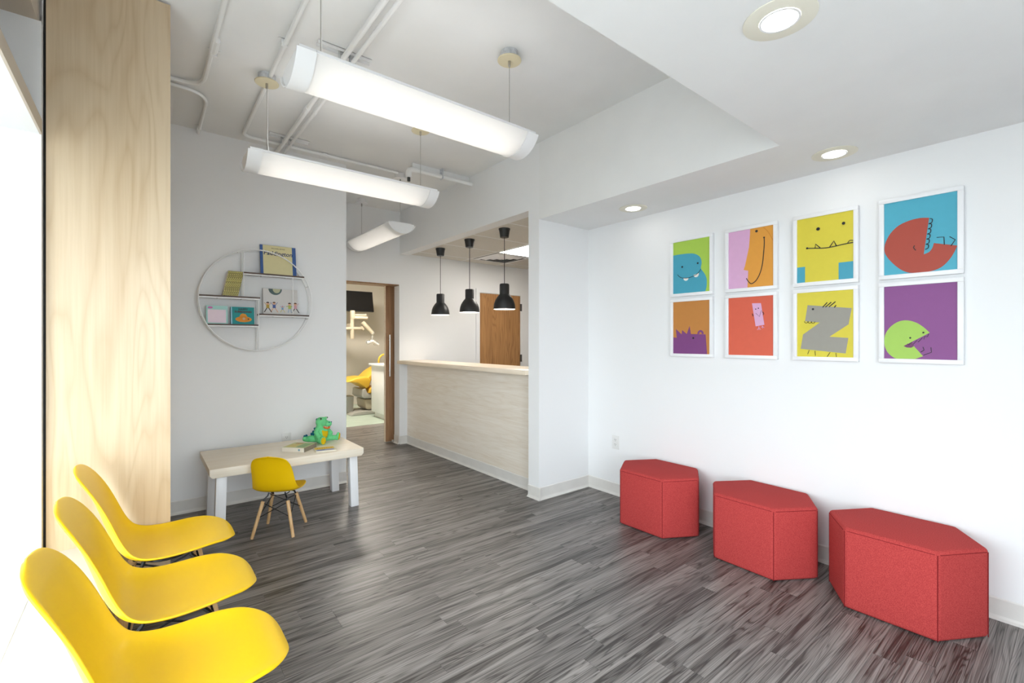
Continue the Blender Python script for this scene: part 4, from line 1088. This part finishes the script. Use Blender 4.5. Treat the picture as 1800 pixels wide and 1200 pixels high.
# wall television on an arm post
t = thing('television', 'black wall television tilted down in the treatment room', 'television', (3.10, 8.75, 2.08), 0)
t.rotation_euler = (R(-12), 0, 0)
part('bezel', MB().box(-0.42, 0.42, 0, 0.045, -0.20, 0.20), M['black_matte'], t, bevel=0.004)
part('screen', MB().box(-0.405, 0.405, -0.002, 0.0, -0.187, 0.187), M['screen'], t)
part('wall_arm', MB().box(-0.05, 0.05, 0.045, 0.82, -0.05, 0.05), M['dark_grey'], t)
t = thing('dental_lamp', 'cream articulated dental lamp arm mounted on a post', 'lamp', (3.05, 8.5, 1.4))
part('post', MB().tube([(3.02, 8.5, 1.36), (3.02, 8.5, 1.87)], 0.035, 14), M['dental_beige'], t, smooth=True, world=True)
part('wall_mount', MB().box(2.98, 3.06, 8.5, 9.6, 1.56, 1.64), M['dental_beige'], t, world=True)
part('head_block', MB().box(2.99, 3.06, 8.46, 8.54, 1.72, 1.88), M['dental_beige'], t, world=True, bevel=0.008)
part('upper_arm', MB().tube([(3.04, 8.5, 1.75), (3.28, 8.42, 1.745)], 0.033, 12), M['dental_beige'], t, smooth=True, world=True)
part('upper_arm', MB().tube([(3.06, 8.52, 1.80), (3.27, 8.46, 1.80)], 0.022, 12), M['dental_beige'], t, smooth=True, world=True)
part('lower_arm', MB().tube([(2.80, 8.5, 1.545), (3.20, 8.48, 1.552)], 0.028, 12), M['dental_beige'], t, smooth=True, world=True)
part('arm_end', MB().tube([(3.175, 8.48, 1.585), (3.225, 8.48, 1.53)], 0.032, 12), M['dental_beige'], t, smooth=True, world=True)
part('diagonal_arm', MB().tube([(3.19, 8.44, 1.67), (3.36, 8.38, 1.47)], 0.042, 14, 0.034), M['dental_beige'], t, smooth=True, world=True)
part('wrist_joint', MB().ball((3.365, 8.38, 1.455), 0.036), M['dental_grey'], t, smooth=True, world=True)
part('drop_arm', MB().tube([(3.365, 8.38, 1.45), (3.35, 8.38, 1.31)], 0.018, 10), M['dental_grey'], t, smooth=True, world=True)
lh = part('lamp_head', MB().tube([(3.25, 8.38, 1.285), (3.36, 8.38, 1.315), (3.47, 8.38, 1.25)], 0.03, 12), M['white_plastic'], t, smooth=True, world=True)
part('handle_loop', MB().tube([(3.27 + 0.045*math.cos(a), 8.36, 1.30 + 0.035*math.sin(a)) for a in [2*math.pi*k/16 for k in range(17)]], 0.008, 8), M['dental_grey'], t, smooth=True, world=True)
part('handle_loop', MB().tube([(3.42 + 0.05*math.cos(a), 8.36, 1.27 + 0.03*math.sin(a)) for a in [2*math.pi*k/16 for k in range(17)]], 0.008, 8), M['dental_grey'], t, smooth=True, world=True)
# dental chair
t = thing('dental_chair', 'yellow upholstered dental chair on a grey base', 'dental chair', (3.2, 8.4, 0))
def pad(name, poly, ya, yb, m, bev=0.02): part(name, MB().prism(poly, ya, yb, 1), m, t, world=True, bevel=bev, seg=3)
pad('leg_rest', [(2.78, 0.60), (2.98, 0.575), (3.03, 0.55), (3.10, 0.50), (3.14, 0.47), (3.19, 0.50), (3.22, 0.60), (3.18, 0.665), (3.10, 0.675), (2.96, 0.665)], 8.10, 8.62, M['yellow_pad'])
pad('arm_pad', [(3.12, 0.52), (3.20, 0.56), (3.28, 0.66), (3.46, 0.77), (3.56, 0.82), (3.54, 0.885), (3.42, 0.845), (3.28, 0.77), (3.16, 0.665), (3.10, 0.60)], 8.12, 8.60, M['yellow_pad'])
pad('seat_cushion', [(3.17, 0.38), (3.70, 0.38), (3.70, 0.48), (3.20, 0.48)], 8.08, 8.64, M['yellow_pad'])
pad('frame', [(3.06, 0.33), (3.10, 0.29), (3.75, 0.27), (3.75, 0.375), (3.16, 0.375), (3.12, 0.47), (3.07, 0.45)], 8.10, 8.62, M['dental_grey'], 0.012)
pad('motor_housing', [(3.14, 0.12), (3.18, 0.08), (3.75, 0.08), (3.75, 0.27), (3.12, 0.27)], 8.14, 8.58, M['dental_beige'], 0.02)
pad('pedestal', [(2.86, 0.04), (2.97, 0.04), (2.98, 0.33), (2.80, 0.33), (2.80, 0.29), (2.86, 0.28)], 8.3, 8.5, M['dental_grey'], 0.01)
pad('base_plate', [(2.86, 0.002), (3.7, 0.002), (3.7, 0.05), (3.1, 0.07), (2.9, 0.05)], 8.09, 8.6, M['dental_grey'], 0.01)
pad('back_rest', [(3.62, 0.47), (3.72, 0.47), (4.05, 1.05), (3.95, 1.10)], 8.10, 8.62, M['yellow_pad'])
t = thing('base_cabinet', 'white treatment room cabinet with pale worktop', 'cabinet', (3.3, 7.6, 0))
part('body', MB().box(3.12, 3.55, 6.90, 7.84, 0.10, 0.895), M['white_gloss'], t, world=True, bevel=0.004)
part('toe_kick', MB().box(3.17, 3.55, 6.92, 7.80, 0.001, 0.10), M['white_plastic'], t, world=True)
part('worktop', MB().box(3.085, 3.57, 6.88, 7.88, 0.896, 0.93), M['sill'], t, world=True, bevel=0.004)
t = thing('yellow_stool_ring', 'small round yellow backrest ring showing behind the cabinet', 'stool', (3.42, 7.98, 0.0))
part('ring', MB().tube([(3.42 + 0.11*math.cos(a), 7.98, 0.955 + 0.12*math.sin(a)) for a in [2*math.pi*k/28 for k in range(29)]], 0.016, 10), M['yellow_pad'], t, smooth=True, world=True)
part('stem', MB().tube([(3.42, 7.98, 0.84), (3.42, 7.98, 0.02)], 0.02, 10), M['chrome'], t, smooth=True, world=True)
part('foot', MB().lathe([(0.085, 0.002), (0.085, 0.015), (0.04, 0.03), (0.03, 0.05)], 24, (3.42, 7.98, 0)), M['chrome'], t, smooth=True, world=True)
